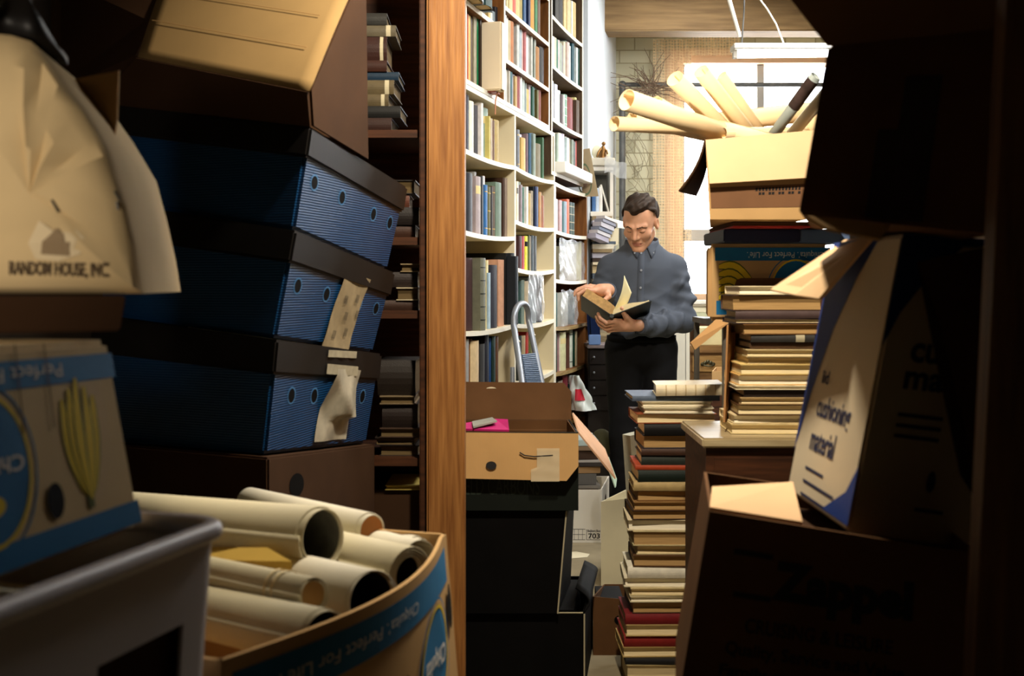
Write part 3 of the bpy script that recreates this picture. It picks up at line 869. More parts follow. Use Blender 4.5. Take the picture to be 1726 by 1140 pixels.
# plastic film round a few volumes
def film(name, label, x0, x1, yt, zs, v, ext=.006):
    u0, u1 = uof(x0, v), uof(x1, v)
    z1 = zof((x0 + x1) / 2, yt, v)
    mb = MB()
    def fn(a, b_):
        k = math.sin(a * 7 + b_ * 3 + 2 * math.sin(b_ * 5)) * .6 + math.sin(a * 13 - b_ * 9 + 2 * math.sin(a * 6)) * .35 + .3 * math.sin(a * 31 + b_ * 17)
        return S(u0 + (u1 - u0) * a, v - .016 + .006 * k - .004, zs + .003 + (z1 - zs) * b_ + (.006 * math.sin(a * 17) if b_ > .95 else 0))
    mb.grid(fn, 28, 28)
    return lab(mb.build(name, M['filmclear'], smooth=True, angle=80), label, 'wrapping')
film('plastic_wrap', 'crinkled clear plastic wrapped round the big book in the oak bookcase', 937.5, 981, 406, 1.272, .03)
film('plastic_wrap', 'crinkled clear plastic wrap under the other wrapped book in the oak bookcase', 940.5, 968.5, 490, 1.012, .03)
film('plastic_bag', 'clear plastic bag hanging over books behind the ladder loop', 885, 911, 462, 1.06, .02)
# white and red carrier bag on the lowest oak shelf
cbag = thing('carrier_bag', 'crumpled white and red plastic bag on the lowest oak shelf', 'bag', P(977, 690, 6.55))
cb_ = P(977, 666, 6.5)
def bagf(u, v):
    a = 2 * math.pi * u
    z = v
    r = (.055 * (1 - .72 * z) + .012) * (1 + .22 * math.sin(3 * a + 5 * z) + .12 * math.sin(7 * a - 9 * z))
    return P(977, 693, 6.52) + V(r * math.cos(a) + (.02 - .05 * z), r * math.sin(a) * .8, .005 + z * .2)
MB().grid(bagf, 36, 20).build('bag', mat('white_bag_plastic', (222, 232, 230), .3, spec=.5), cbag, smooth=True, angle=80)
rd = MB()
rd.grid(lambda u, v: bagf(.66 + .16 * u, .30 + .32 * v) + V(.004, -.006, 0), 8, 8)
rd.build('red_print', mat('red_ink', (196, 40, 60), .4), cbag, smooth=True)

# ------------------------------------------------------------------ left foreground
# banana carton standing on the tub, print upside down
def banana_print(root, fn, oval_at, bunch_at, band_lo, band_hi, txt, hole=None, seam=True):
    mb = MB()
    rect(mb, fn, *band_hi[:4], n=10)
    rect(mb, fn, *band_lo[:4], n=10)
    oval(mb, fn, oval_at[0], oval_at[1], oval_at[2], oval_at[3], .0005)
    oval(mb, fn, oval_at[0], oval_at[1], oval_at[2] * 1.16, oval_at[3] * 1.12, .0005, .965)
    mb.build('blue_print', M['inkteal'], root)
    yb = MB()
    oval(yb, fn, oval_at[0], oval_at[1], oval_at[2], oval_at[3], .0009, .94)
    oval(yb, fn, oval_at[0] , oval_at[1] - oval_at[3] * .45, oval_at[2] * .3, oval_at[3] * .14, .0009)
    yb.build('yellow_print', M['inkyellow'], root)
    tx = MB()
    text(tx, 'Chiquita', fn, oval_at[0] - oval_at[2] * .82, oval_at[0] + oval_at[2] * .82, oval_at[1] - oval_at[3] * .06, oval_at[1] + oval_at[3] * .22, .02, True, .0013)
    tx.build('lettering', M['white'], root)
    for s, a0, a1, b0, b1 in txt:
        text(MB(), s, fn, a0, a1, b0, b1, 0, True, .0012).build('lettering', M['white'], root)
    for bx in bunch_at:
        bananas(root, fn, *bx)
    if hole:
        for a, b, ra, rb in hole:
            oval(MB(), fn, a, b, ra, rb, .0014).build('hand_hole', M['black'], root)

h = Hex([V(-.475, .80, .998), P(240, 886, 1.15), P(240, 886, 1.15) + V(-.36, .10, 0), V(-.86, .90, .998),
         V(-.480, .80, 1.200), P(183, 573, 1.15), P(183, 573, 1.15) + V(-.34, .10, 0), V(-.86, .90, 1.200)])
c = thing('banana_carton', 'tan and blue banana carton standing upside down on the white tub', 'carton', h.base())
solid(h).build('body', M['pale'], c, bevel=.006)
fn = h.face('f')
banana_print(c, fn, (.43, .46, .15, .34), [(.80, .52, .085, .30)], (0, 1, .02, .14), (0, 1, .80, .93), [('Perfect For Life\u2019.', .25, .75, .835, .90)], [(.655, .26, .032, .085)])
for a in (.56, .68):
    rect(MB(), fn, a, a + .006, .6, 1, .0016).build('crease', M['dkcard'], c)

# dark flat folders between the cartons
fo = MB().hexa([V(-.86, .92, 1.2015), P(205, 560, 1.18), P(205, 560, 1.18) + V(-.25, .12, 0), V(-.86, 1.2, 1.2015), V(-.86, .92, 1.239), P(215, 500, 1.18), P(215, 500, 1.18) + V(-.25, .12, 0), V(-.86, 1.2, 1.239)])
for p in fo.v:
    p.z = 1.2015 if p.z < 1.22 else 1.2385
lab(fo.build('flat_carton', M['dkcard2'], bevel=.002), 'flattened dark brown carton between the banana carton and the pale crushed carton', 'carton')

# pale crushed carton with the publisher's print
Y = 1.18
poly = [(-330, 495), (243, 495), (233, 430), (214, 345), (192, 262), (172, 228), (142, 178), (112, 136), (78, 92), (52, 70), (20, 60), (-120, 44), (-330, 60)]
rc = thing('crushed_carton', 'pale tan crushed carton with lettering at far left', 'carton', P(60, 495, Y + .12))
pts = [P(x, y, Y) for x, y in poly]
mb = MB()
cen = P(70, 330, Y)
n = len(pts)
rings = []
for k, s in enumerate((1, .93, .8, .55, .3)):
    bulge = (0, .012, .018, .024, .028)[k]
    rings.append([cen + (p - cen) * s + V(.0, -bulge, 0) + V(0, .006 * math.sin(i * 2.3 + k), 0) * (k > 0) for i, p in enumerate(pts)])
vs = [p for r in rings for p in r] + [cen + V(0, -.03, 0)] + [p + V(-.05, .30, 0) for p in pts]
fs = []
for k in range(4):
    fs += [(k * n + i, k * n + (i + 1) % n, (k + 1) * n + (i + 1) % n, (k + 1) * n + i) for i in range(n)]
fs += [(4 * n + i, 4 * n + (i + 1) % n, 5 * n) for i in range(n)]
fs += [(i, 5 * n + 1 + i, 5 * n + 1 + (i + 1) % n, (i + 1) % n) for i in range(n)]
fs.append(tuple(5 * n + 1 + i for i in range(n)))
mb.add(vs, fs)
rc_b = mb.build('body', M['pale'], rc, smooth=True, angle=38)
dr = Drape(mb)
gv, gf = glyphs('RANDOM HOUSE, INC.', .02)
inkf = mat('faded_ink', (92, 76, 58), .8)
MB().add([dr(16 + 168 * x, 466 + 4 * x - 27 * y, .0016) for x, y in gv], gf).build('lettering', inkf, rc)
def drape_poly(pl, off):
    m_ = MB()
    cx_, cy_ = sum(p[0] for p in pl) / len(pl), sum(p[1] for p in pl) / len(pl)
    n_ = len(pl)
    R_ = [[(cx_ + (x - cx_) * s, cy_ + (y - cy_) * s) for x, y in pl] for s in (1, .66, .33)]
    m_.add([dr(x, y, off) for r in R_ for x, y in r] + [dr(cx_, cy_, off)], [(k * n_ + i, k * n_ + (i + 1) % n_, (k + 1) * n_ + (i + 1) % n_, (k + 1) * n_ + i) for k in (0, 1) for i in range(n_)] + [(2 * n_ + i, 2 * n_ + (i + 1) % n_, 3 * n_) for i in range(n_)])
    return m_
drape_poly([(70, 428), (118, 431), (118, 408), (110, 408), (108, 395), (96, 384), (86, 395), (72, 407)], .0016).build('house_mark', mat('pale_ink', (150, 128, 98), .8), rc)
drape_poly([(66, 372), (95, 392), (128, 388), (143, 402), (136, 428), (100, 440), (60, 436), (48, 410)], .0008).build('torn_patch', mat('torn_liner', (226, 206, 168), .85, var=.1), rc)
for x, y, dx, dy in ((88, 336, 10, 22), (192, 322, 8, 16), (196, 340, 3, 14)):
    MB().tube([dr(x, y, .0012), dr(x + dx, y + dy, .0012)], .0012, 5).build('staple', M['pipe'], rc)
MB().sheet([P(95, 140, 1.30), P(200, 119, 1.30), P(197, 200, 1.31), P(188, 275, 1.32), P(120, 250, 1.30)], .004).build('flap', M['card'], rc)
# black bag slumped on it, top left
bb = MB()
bb.grid(lambda u, v: P(-90 + 205 * u * (.55 + .45 * v), -40 + 40 * math.sin(3 * u) * 0 + (150 * v ** 1.1) * (1 - .25 * (1 - u)), 1.24 - .10 * math.sin(math.pi * v) * (1 - u * .7) + .012 * math.sin(9 * u + 5 * v)), 16, 14)
bbo = bb.build('black_bag', M['blackplast'], smooth=True, angle=80)
bbo.modifiers.new('s', 'SOLIDIFY').thickness = .012
lab(bbo, 'black plastic bag hanging over the pale crushed carton', 'bag')

# white tub
tub = thing('plastic_tub', 'grey-white plastic tub with open lattice sides at bottom left', 'tub', V(-.55, 1.0, .55))
RZ = 1.004
ra, rb = V(-.415, .74, RZ), V(-.293, 1.145, RZ)
far = V(-.75, 1.28, RZ)
near = V(-.86, .86, RZ)
def rim_path():
    p = []
    for k in range(13):                                  # near right to far right corner, rounded
        t = k / 12
        p.append(ra.lerp(rb, t * .93))
    ctrl = rb
    a, b_ = ra.lerp(rb, .93), rb.lerp(far, .09)
    for k in range(1, 8):
        t = k / 8
        p.append(a * (1 - t) ** 2 + ctrl * 2 * t * (1 - t) + b_ * t * t)
    for k in range(9):
        p.append(rb.lerp(far, .09 + .91 * k / 8))
    return p
rp_ = rim_path()
rim = MB()
rim.tube(rp_, .0105, 12)
rim.build('rim', M['tubplast'], tub, smooth=True)
lw = []
H_T = .40
cen = (ra + rb + far + near) / 4
def wall_pt(i, z, inset=0.):
    p = rp_[i]
    k = .09 * (1 - z) + inset
    d = (p - cen)
    return V(p.x - d.x * k, p.y - d.y * k, RZ - H_T * (1 - z))
# lattice wall: solid bands at top, bottom and as ribs
wl_ = MB()
nseg = len(rp_) - 1
tk = .0045
def wall_quad(mbx, i, z0, z1):
    a = [wall_pt(i, z0), wall_pt(i + 1, z0), wall_pt(i + 1, z1), wall_pt(i, z1)]
    b_ = [wall_pt(i, z0, .012), wall_pt(i + 1, z0, .012), wall_pt(i + 1, z1, .012), wall_pt(i, z1, .012)]
    mbx.hexa([a[0], a[1], b_[1], b_[0], a[3], a[2], b_[2], b_[3]])
for i in range(nseg):
    wall_quad(wl_, i, .80, .99)
    wall_quad(wl_, i, 0, .18)
    if i in (0, 5, 6, 11, 12, 13, 14, 15, 16, 17, 18, 19, 23, 27):
        wall_quad(wl_, i, .18, .80)
    elif i < 12:
        wall_quad(wl_, i, .40, .52) if i in (3, 8) else None
wl_.build('lattice_wall', M['tubplast'], tub, weld=False)
ib = MB()
ib.hexa([V(-.80, .80, .62), wall_pt(0, .05, .03), wall_pt(12, .05, .03), V(-.74, 1.22, .62), V(-.80, .84, .93), wall_pt(0, .86, .035), wall_pt(12, .86, .05), V(-.74, 1.25, .93)])
lab(ib.build('brown_box', M['dkcard2']), 'brown box packed inside the white lattice tub', 'box')
lab(MB().hexa([V(-.80, .83, .932), V(-.46, .80, .934), V(-.37, 1.10, .934), V(-.74, 1.2, .932), V(-.80, .83, .95), V(-.46, .80, .95), V(-.37, 1.10, .95), V(-.74, 1.2, .95)]).build('magazine', M['paper']), 'pale magazine lying on top inside the white tub', 'magazine')
lab(MB().box((-.95, .62, .0), (-.30, 1.3, .60)).build('low_bench', M['dkwood']), 'dark wooden bench under the white tub', 'bench')

# open banana carton of paper rolls
bx = thing('banana_carton', 'open banana carton with bulging blue-printed side, full of paper rolls', 'carton', V(-.45, 1.5, .60))
R0, R1, R2, R3 = P(372, 1115, 1.15), P(752, 899, 1.737), P(690, 905, 1.80), None
R0.z = R1.z = R2.z = .866
R2 = R1 + V(-.44, .14, 0)
R3 = R0 + V(-.42, .16, 0)
def side(u, v, t=0.):                                    # bulging long side, u near-far, v bottom-top
    p = R0.lerp(R1, u)
    out = V(.953, -.303, 0)
    bulge = .060 * math.sin(math.pi * min(1, u * 1.02)) * (.35 + .65 * v)
    p = p + out * (bulge - t) + V(0, 0, -.255 * (1 - v)) + V(.022, -.012, 0) * (1 - v)
    return p
sb = MB()
sb.grid(lambda u, v: side(u, v), 24, 6)
sb.grid(lambda u, v: side(u, v, .006), 24, 6)
for (u0, u1, v0, v1) in ((0, 1, 1, 1),):
    sb.add([p for k in range(25) for p in (side(k / 24, 1), side(k / 24, 1, .006))], [(2 * k, 2 * k + 1, 2 * k + 3, 2 * k + 2) for k in range(24)])
def wallq(a, b_, t=.006):
    d = (b_ - a).normalized()
    n_ = V(-d.y, d.x, 0)
    sb.obox(a + V(0, 0, -.255), b_ - a, n_ * t, V(0, 0, .255))
wallq(R1, R2)
wallq(R2, R3)
wallq(R3, R0)
sb.hexa([R0 + V(0, 0, -.255), R1 + V(0, 0, -.255), R2 + V(0, 0, -.255), R3 + V(0, 0, -.255)] + [p + V(0, 0, -.250) for p in (R0, R1, R2, R3)])
sb.build('body', M['card'], bx, smooth=True, angle=40)
def sfn(a, b_, off=0.):
    p = side(a, b_)
    n_ = (side(min(1, a + .02), b_) - side(max(0, a - .02), b_)).cross(side(a, min(1, b_ + .05)) - side(a, max(0, b_ - .05))).normalized()
    return p + n_ * off
mb = MB()
mb.grid(lambda u, v: sfn(.02 + .96 * u, .74 + .20 * v, .0009), 24, 4)
mb.grid(lambda u, v: sfn(.02 + .96 * u, .02 + .10 * v, .0009), 24, 3)
oval(mb, sfn, .78, .42, .12, .30, .0030)
oval(mb, sfn, .78, .42, .14, .34, .0030, .965)
mb.build('blue_print', M['inkteal'], bx)
yb = MB()
oval(yb, sfn, .78, .42, .12, .30, .0036, .94)
yb.build('yellow_print', M['inkyellow'], bx)
text(MB(), 'Chiquita', sfn, .69, .87, .36, .50, .02, True, .0042).build('lettering', M['white'], bx)
text(MB(), 'Chiquita\u2019. Perfect For Life\u2019.', sfn, .12, .62, .80, .88, 0, True, .0014).build('lettering', M['white'], bx)
oval(MB(), sfn, .955, .60, .025, .13, .004).build('hand_hole', M['black'], bx)
oval(MB(), sfn, .56, .42, .022, .10, .004).build('hand_hole', M['black'], bx)
lab(MB().box((-.78, 1.31, 0), (-.16, 1.98, .605)).build('low_box', M['dkcard2']), 'dark brown carton beneath the open carton of paper rolls', 'carton')

def paper_roll(label, e, f, r, m, wraps=2, inner=.80, group='paper rolls in the open banana carton', name='paper_roll', taper=1., inside=None):
    """hollow roll from its visible end e to its far end f"""
    e, f = Vector(e), Vector(f)
    ax = (f - e).normalized()
    up = ax.orthogonal().normalized()
    sd = ax.cross(up)
    root = thing(name, label, 'roll' if 'tube' not in name else 'tube', (e + f) / 2 - V(0, 0, r), group)
    N_ = 28
    turns = wraps
    tot = int(N_ * (turns + .15))
    vs, fs = [], []
    L_ = (f - e).length
    for i in range(tot + 1):
        a = 2 * math.pi * i / N_
        rr = r * (inner + (1 - inner) * i / tot)
        for s_, k in ((0, 1.), (1, taper)):
            ex = (.006 * math.sin(a * .5 + r * 90)) if s_ == 0 else 0
            vs.append(e + ax * (L_ * s_ + ex) + (up * math.cos(a) + sd * math.sin(a)) * rr * k)
    fs = [(2 * i, 2 * i + 1, 2 * i + 3, 2 * i + 2) for i in range(tot)]
    mb = MB().add(vs, fs)
    o = mb.build('sheet', m, root, smooth=True, weld=False, angle=80)
    so = o.modifiers.new('thick', 'SOLIDIFY')
    so.thickness = min(.0022, r * (1 - inner) / max(1, turns) * .5)
    if inside:
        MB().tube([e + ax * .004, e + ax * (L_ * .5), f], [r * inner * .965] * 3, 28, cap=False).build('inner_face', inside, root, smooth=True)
    return root

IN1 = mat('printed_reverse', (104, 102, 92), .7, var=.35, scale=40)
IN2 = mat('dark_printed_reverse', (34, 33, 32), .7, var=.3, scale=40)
paper_roll('fattest cream paper roll, uppermost in the banana carton', P(541, 906, 1.60), P(150, 866, 2.0), .0455, M['roll'], 2, .86, inside=IN1)
k = paper_roll('brown-ended paper roll right behind the fattest one', P(624, 893, 1.76), P(420, 846, 2.05), .0265, M['rollwhite'], 2, .82)
MB().tube([P(624.5, 893, 1.76), P(615, 891, 1.775)], .0215, 20).build('brown_core', mat('brown_core', (172, 112, 62), .7), k, smooth=True)
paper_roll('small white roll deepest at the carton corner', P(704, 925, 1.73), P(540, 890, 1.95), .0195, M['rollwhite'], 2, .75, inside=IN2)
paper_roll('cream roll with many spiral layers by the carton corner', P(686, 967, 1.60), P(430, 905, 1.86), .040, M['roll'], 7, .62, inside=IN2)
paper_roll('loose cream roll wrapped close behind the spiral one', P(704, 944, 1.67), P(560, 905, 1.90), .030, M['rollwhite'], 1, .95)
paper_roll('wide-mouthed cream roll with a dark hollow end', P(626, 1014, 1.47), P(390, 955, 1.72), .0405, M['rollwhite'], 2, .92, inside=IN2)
k = paper_roll('slender cream roll with twin bands near its end', P(526, 1004, 1.38), P(250, 945, 1.62), .0235, M['roll'], 3, .75)
MB().tube([P(526.3, 1004, 1.38), P(518, 1002, 1.388)], .0175, 20).build('tan_core', mat('tan_core', (186, 146, 92), .7), k, smooth=True)
rb_ = MB()
for t in (.13, .17):
    a_ = P(526, 1004, 1.38).lerp(P(250, 945, 1.62), t)
    b2 = P(526, 1004, 1.38).lerp(P(250, 945, 1.62), t + .012)
    rb_.tube([a_, b2], .0243, 24, cap=False)
rb_.build('band', M['pages'], k, smooth=True)
paper_roll('lowest cream roll, nearest the carton front', P(545, 1076, 1.31), P(260, 1012, 1.56), .0345, M['roll'], 2, .90, inside=IN2)
lab(MB().obox(P(340, 958, 1.66), P(492, 962, 1.50) - P(340, 958, 1.66), V(-.05, .08, 0), V(0, 0, .012)).build('flat_box', mat('yellow_card', (206, 170, 80), .8)), 'thin yellow card box lying between the paper rolls', 'box')

# stack of three blue totes
def tote(label, near, left, right, label_kind):
    h = corner_hex(near, left, right)
    root = thing('blue_tote', label, 'tote', h.base(), 'stack of blue totes')
    # tapered blue body under a black lid
    hb_ = Hex([h.map(u, v, 0) for u, v in ((.03, .03), (.97, .03), (.97, .97), (.03, .97))] + [h.map(u, v, .74) for u, v in ((.015, .012), (.988, .012), (.988, .985), (.015, .985))])
    hl = Hex([h.map(u, v, .70) for u, v in ((0, 0), (1, 0), (1, 1), (0, 1))] + [h.map(u, v, 1) for u, v in ((0, 0), (1, 0), (1, 1), (0, 1))])
    solid(hb_).build('body', M['blueplast'], root, bevel=.008)
    solid(hl).build('lid', M['blackplast'], root, bevel=.006)
    fn = hb_.face('r')
    for a in ((.10, .36, .70, .90) if label_kind != 2 else (.16, .36, .62, .86)):
        vh = oval(MB(), fn, a, .70, .026, .085, .0012).build('vent_hole', M['black'], root)
        oval(MB(), fn, a, .70, .034, .11, .0008, .80).build('vent_ring', mat('worn_blue', (70, 120, 170), .5), vh)
    return root, h, hb_
NEAR, LFT, RGT = 2.4, 2.62, 3.06
t1, h1, hb1 = tote('topmost blue corrugated tote with black lid, vent holes showing', (525, 213, 500, 386, NEAR), (165, 172, 160, 335, LFT), (688, 316, 666, 459, RGT), 0)
t2, h2, hb2 = tote('middle blue corrugated tote with a torn label on its side', (499, 388, 467, 571, NEAR), (158, 337, 154, 528, LFT), (667, 460, 641, 596, RGT), 1)
t3, h3, hb3 = tote('lowest blue corrugated tote with a crumpled white label', (468, 573, 450, 768, NEAR), (152, 530, 148, 742, LFT), (645, 597, 630, 747, RGT), 2)
# torn address label on the middle tote
f2 = hb2.face('r')
g2 = h2.face('r')
lb = thing('paper_label', 'torn brown paper label peeling off the middle blue tote', 'label', f2(.5, .2))
mb = MB()
mb.grid(lambda u, v: f2(.44 + .26 * u + .08 * (v - .5), -.06 + 1.16 * v, .005 + .012 * max(0, .25 - v) * 3 * u + .0015 * math.sin(9 * v + 5 * u)), 10, 14)
mb.build('sheet', mat('label_paper', (158, 140, 108), .6, var=.18, scale=40), lb, smooth=True, angle=80)
for i in range(4):
    for j in range(3):
        a, b_ = .50 + .06 * i * .9, .12 + .26 * j + .03 * i
        if (i + j) % 2 == 0:
            ik = MB()
            for s in range(5):
                rect(ik, f2, a + .007 * s + .08 * (b_ - .5), a + .007 * s + .003 + .08 * (b_ - .5), b_, b_ + .12, .0085, 1)
            ik.build('print', M['ink'], lb)
lb = thing('paper_label', 'strip of white tape label on the black lid of the lowest blue tote', 'label', g2(.5, .02))
g3 = h3.face('r')
mb = MB()
mb.grid(lambda u, v: g3(.42 + .30 * u, .735 + .10 * v, .003 + .002 * math.sin(20 * u)), 10, 2)
mb.grid(lambda u, v: g3(.42 + .28 * u, .90 + .07 * v + .02 * u, .003 + .002 * math.sin(16 * u)), 10, 2)
mb.build('sheet', mat('label_paper_white', (170, 160, 136), .5, var=.2, scale=50), lb, smooth=True)
f3 = hb3.face('r')
lb = thing('paper_label', 'crumpled shiny white label on the lowest blue tote', 'label', f3(.5, .2))
mb = MB()
mb.grid(lambda u, v: f3(.40 + .32 * u + .05 * v, .10 + .98 * v, .005 + (.045 * max(0, .5 - abs(u * .7 + v - .95)) if v > .3 else 0) + .003 * math.sin(7 * u - 5 * v)), 18, 18)
mb.build('sheet', mat('label_gloss', (184, 176, 156), .3, spec=.6, var=.25, scale=30), lb, smooth=True, angle=50)

# dark carton under the totes
h = Hex([P(140, 0, 2.62).xyz * 1, P(452, 0, 2.40), P(632, 0, 3.06), P(140, 0, 2.62) + P(632, 0, 3.06) - P(452, 0, 2.40)] * 2)
for i in range(4):
    h.c[i] = V(h.c[i].x, h.c[i].y, 0)
for i, zz in enumerate((.889, .886, .82, .823)):
    h.c[4 + i] = V(h.c[4 + i].x, h.c[4 + i].y, zz - .004)
c = thing('brown_carton', 'tall dark brown carton with a hand hole, under the blue totes', 'carton', h.base())
solid(h).build('body', M['dkcard2'], c, bevel=.005)
hb = MB()
oval(hb, h.face('r'), .22, .92, .06, .03, .0012)
hb.build('hand_hole', M['black'], c)

# open carton on top of the totes with its flap folded out
up = thing('open_carton', 'open brown carton on the blue totes, its lit flap folded towards the aisle', 'carton', P(380, 230, 2.6))
mb = MB()
mb.sheet([P(165, 172, 2.63), P(525, 212, 2.41), P(520, 153, 2.36), P(232, 96, 2.52)], .006)
pa_, pb2, pc2 = P(525, 212, 2.41), P(617, 268, 2.72), P(592, -14, 2.56)
mb.sheet([pa_, pb2, on_plane(pa_, pb2, pc2, 613, -30), pc2, on_plane(pa_, pb2, pc2, 521, 152)], .006)
mb.sheet([P(165, 172, 2.63), P(232, 96, 2.53), P(262, 40, 2.56), P(285, -40, 2.62), P(90, -40, 2.72), P(90, 160, 2.70)], .006)
mb.sheet([P(90, 160, 2.70), P(90, -40, 2.72), P(613, -40, 2.90), P(617, 240, 2.90)], .006)
mb.build('body', M['dkcard2'], up, weld=False)
fp = [P(232, 96, 2.515), P(521, 153, 2.355), P(592, -16, 2.50), P(286, -60, 2.64)]
mb = MB()
N1 = 14
def flapf(u, v):
    a, b_ = fp[0].lerp(fp[1], u), fp[3].lerp(fp[2], u)
    return a.lerp(b_, v)
mb.grid(lambda u, v: flapf(u, v) + V(0, -.006 * math.sin(math.pi * v), 0), 14, 10)
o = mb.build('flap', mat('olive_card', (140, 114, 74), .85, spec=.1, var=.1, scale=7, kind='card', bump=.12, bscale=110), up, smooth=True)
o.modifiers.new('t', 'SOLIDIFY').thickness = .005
for v in (.38, .70):
    MB().tube([flapf(.02 + .98 * t / 10, v) + V(0, -.006 * math.sin(math.pi * v) - .0052, 0) for t in range(10)], .0009, 5).build('score_line', mat('score', (168, 132, 84), .85), up)

# dark rack with flat stacks behind the totes
rk = thing('wooden_rack', 'dark brown wooden rack in shadow between the blue totes and the post', 'shelf', V(-.5, 3.5, 0))
xr = P(718, 0, 3.2).x
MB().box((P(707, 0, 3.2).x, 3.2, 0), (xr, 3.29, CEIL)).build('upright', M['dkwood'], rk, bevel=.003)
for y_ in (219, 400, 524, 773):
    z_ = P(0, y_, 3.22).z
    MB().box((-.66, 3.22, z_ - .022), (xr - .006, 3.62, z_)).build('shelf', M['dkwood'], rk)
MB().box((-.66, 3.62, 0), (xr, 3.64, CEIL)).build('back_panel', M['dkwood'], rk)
G2 = 'books lying flat in the dark rack'
def flat_stack(where, zb, items, x1, Y, cat_group, D=.2, rng=None):
    """books lying flat, spine or pages to the front; items (thickness, x0, x1, cover, kind)"""
    z = zb
    n = 0
    names = []
    for t, xa, xb, c, k, lb_ in items:
        n += 1
        Yj = Y + random.uniform(-.008, .008)
        a, b_ = P(xa, 0, Yj).x, P(xb, 0, Yj).x
        yaw = random.uniform(-.03, .03)
        hvec = V(b_ - a, (b_ - a) * yaw, 0)
        dv = V(-D * yaw, D, 0)
        t_ = t * .985
        if k == 's':                                     # spine to the viewer
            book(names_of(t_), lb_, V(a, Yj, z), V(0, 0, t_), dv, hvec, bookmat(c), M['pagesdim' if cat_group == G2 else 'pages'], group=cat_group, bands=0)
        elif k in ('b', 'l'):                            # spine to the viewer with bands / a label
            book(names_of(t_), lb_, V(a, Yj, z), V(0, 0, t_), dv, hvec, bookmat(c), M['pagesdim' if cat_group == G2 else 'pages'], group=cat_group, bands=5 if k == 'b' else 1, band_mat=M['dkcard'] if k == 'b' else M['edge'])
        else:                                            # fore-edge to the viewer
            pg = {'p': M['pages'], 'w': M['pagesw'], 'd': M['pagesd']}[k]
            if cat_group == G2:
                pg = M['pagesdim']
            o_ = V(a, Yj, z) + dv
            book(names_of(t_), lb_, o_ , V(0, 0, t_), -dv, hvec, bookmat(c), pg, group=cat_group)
        z += t
    return z
def names_of(t):
    return 'book'
ZS = [P(0, y_, 3.22).z for y_ in (219, 400, 524, 773)]
s_ = 3.26 / F  # upper stack's cover colours are darkened to carry the rack's shade
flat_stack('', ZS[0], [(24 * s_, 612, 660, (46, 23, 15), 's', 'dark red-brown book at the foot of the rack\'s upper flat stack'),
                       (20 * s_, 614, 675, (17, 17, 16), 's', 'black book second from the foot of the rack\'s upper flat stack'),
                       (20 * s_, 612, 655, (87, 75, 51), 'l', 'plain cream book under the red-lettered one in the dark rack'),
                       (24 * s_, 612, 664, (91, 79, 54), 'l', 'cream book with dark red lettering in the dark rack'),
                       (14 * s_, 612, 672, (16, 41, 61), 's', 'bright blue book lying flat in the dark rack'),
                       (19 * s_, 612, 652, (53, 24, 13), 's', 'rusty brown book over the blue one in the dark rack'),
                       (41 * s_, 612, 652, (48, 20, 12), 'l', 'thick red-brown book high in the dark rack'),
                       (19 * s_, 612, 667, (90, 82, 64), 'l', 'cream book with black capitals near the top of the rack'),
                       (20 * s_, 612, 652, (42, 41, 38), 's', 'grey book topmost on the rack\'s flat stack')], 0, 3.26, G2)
tx = MB()
fnr = lambda a, b_, off=0.: P(614 + a * 40, 0, 3.245 - off) * V(1, 1, 0).length * 0 + V(P(614 + a * 40, 0, 3.24).x, 3.236, ZS[0] + s_ * (163 + 17 * b_))
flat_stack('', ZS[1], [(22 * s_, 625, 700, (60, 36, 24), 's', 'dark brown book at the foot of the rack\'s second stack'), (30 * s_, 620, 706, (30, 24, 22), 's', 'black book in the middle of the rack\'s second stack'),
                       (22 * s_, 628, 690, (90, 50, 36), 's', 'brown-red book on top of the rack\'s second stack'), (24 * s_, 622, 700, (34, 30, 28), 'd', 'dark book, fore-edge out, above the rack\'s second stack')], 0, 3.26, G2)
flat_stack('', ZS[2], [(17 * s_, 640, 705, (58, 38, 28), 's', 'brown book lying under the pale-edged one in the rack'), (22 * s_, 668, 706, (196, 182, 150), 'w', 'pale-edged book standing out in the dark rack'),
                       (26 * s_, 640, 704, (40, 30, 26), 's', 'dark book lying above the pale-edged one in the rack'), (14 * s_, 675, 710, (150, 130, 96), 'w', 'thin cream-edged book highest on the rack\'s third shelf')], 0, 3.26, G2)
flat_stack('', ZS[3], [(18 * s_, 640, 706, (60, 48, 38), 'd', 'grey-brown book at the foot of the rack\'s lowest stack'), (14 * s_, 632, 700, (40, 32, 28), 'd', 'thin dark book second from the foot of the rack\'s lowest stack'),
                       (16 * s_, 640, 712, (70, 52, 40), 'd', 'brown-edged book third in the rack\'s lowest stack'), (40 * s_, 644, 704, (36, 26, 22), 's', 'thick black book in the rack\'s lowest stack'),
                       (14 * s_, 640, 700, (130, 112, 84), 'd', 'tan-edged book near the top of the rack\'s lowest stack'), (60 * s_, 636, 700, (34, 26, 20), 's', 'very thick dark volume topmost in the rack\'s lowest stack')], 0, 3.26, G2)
yb = P(650, 826, 3.28)
lab(MB().box((yb.x - .1, 3.28, 0), (P(713, 0, 3.28).x, 3.6, yb.z)).build('flat_carton', M['dkcard2']), 'dark box on the floor of the rack beneath the yellow book', 'box')
book('book', 'thin yellow-edged book on the dark box low in the rack', V(yb.x, 3.27, yb.z + .001) + V(0, .2, 0), V(0, 0, 8 * s_), V(0, -.2, 0), V(P(714, 0, 3.28).x - yb.x, 0, 0), bookmat((206, 182, 96)), mat('yellow_edge', (212, 190, 100), .8), group=G2)

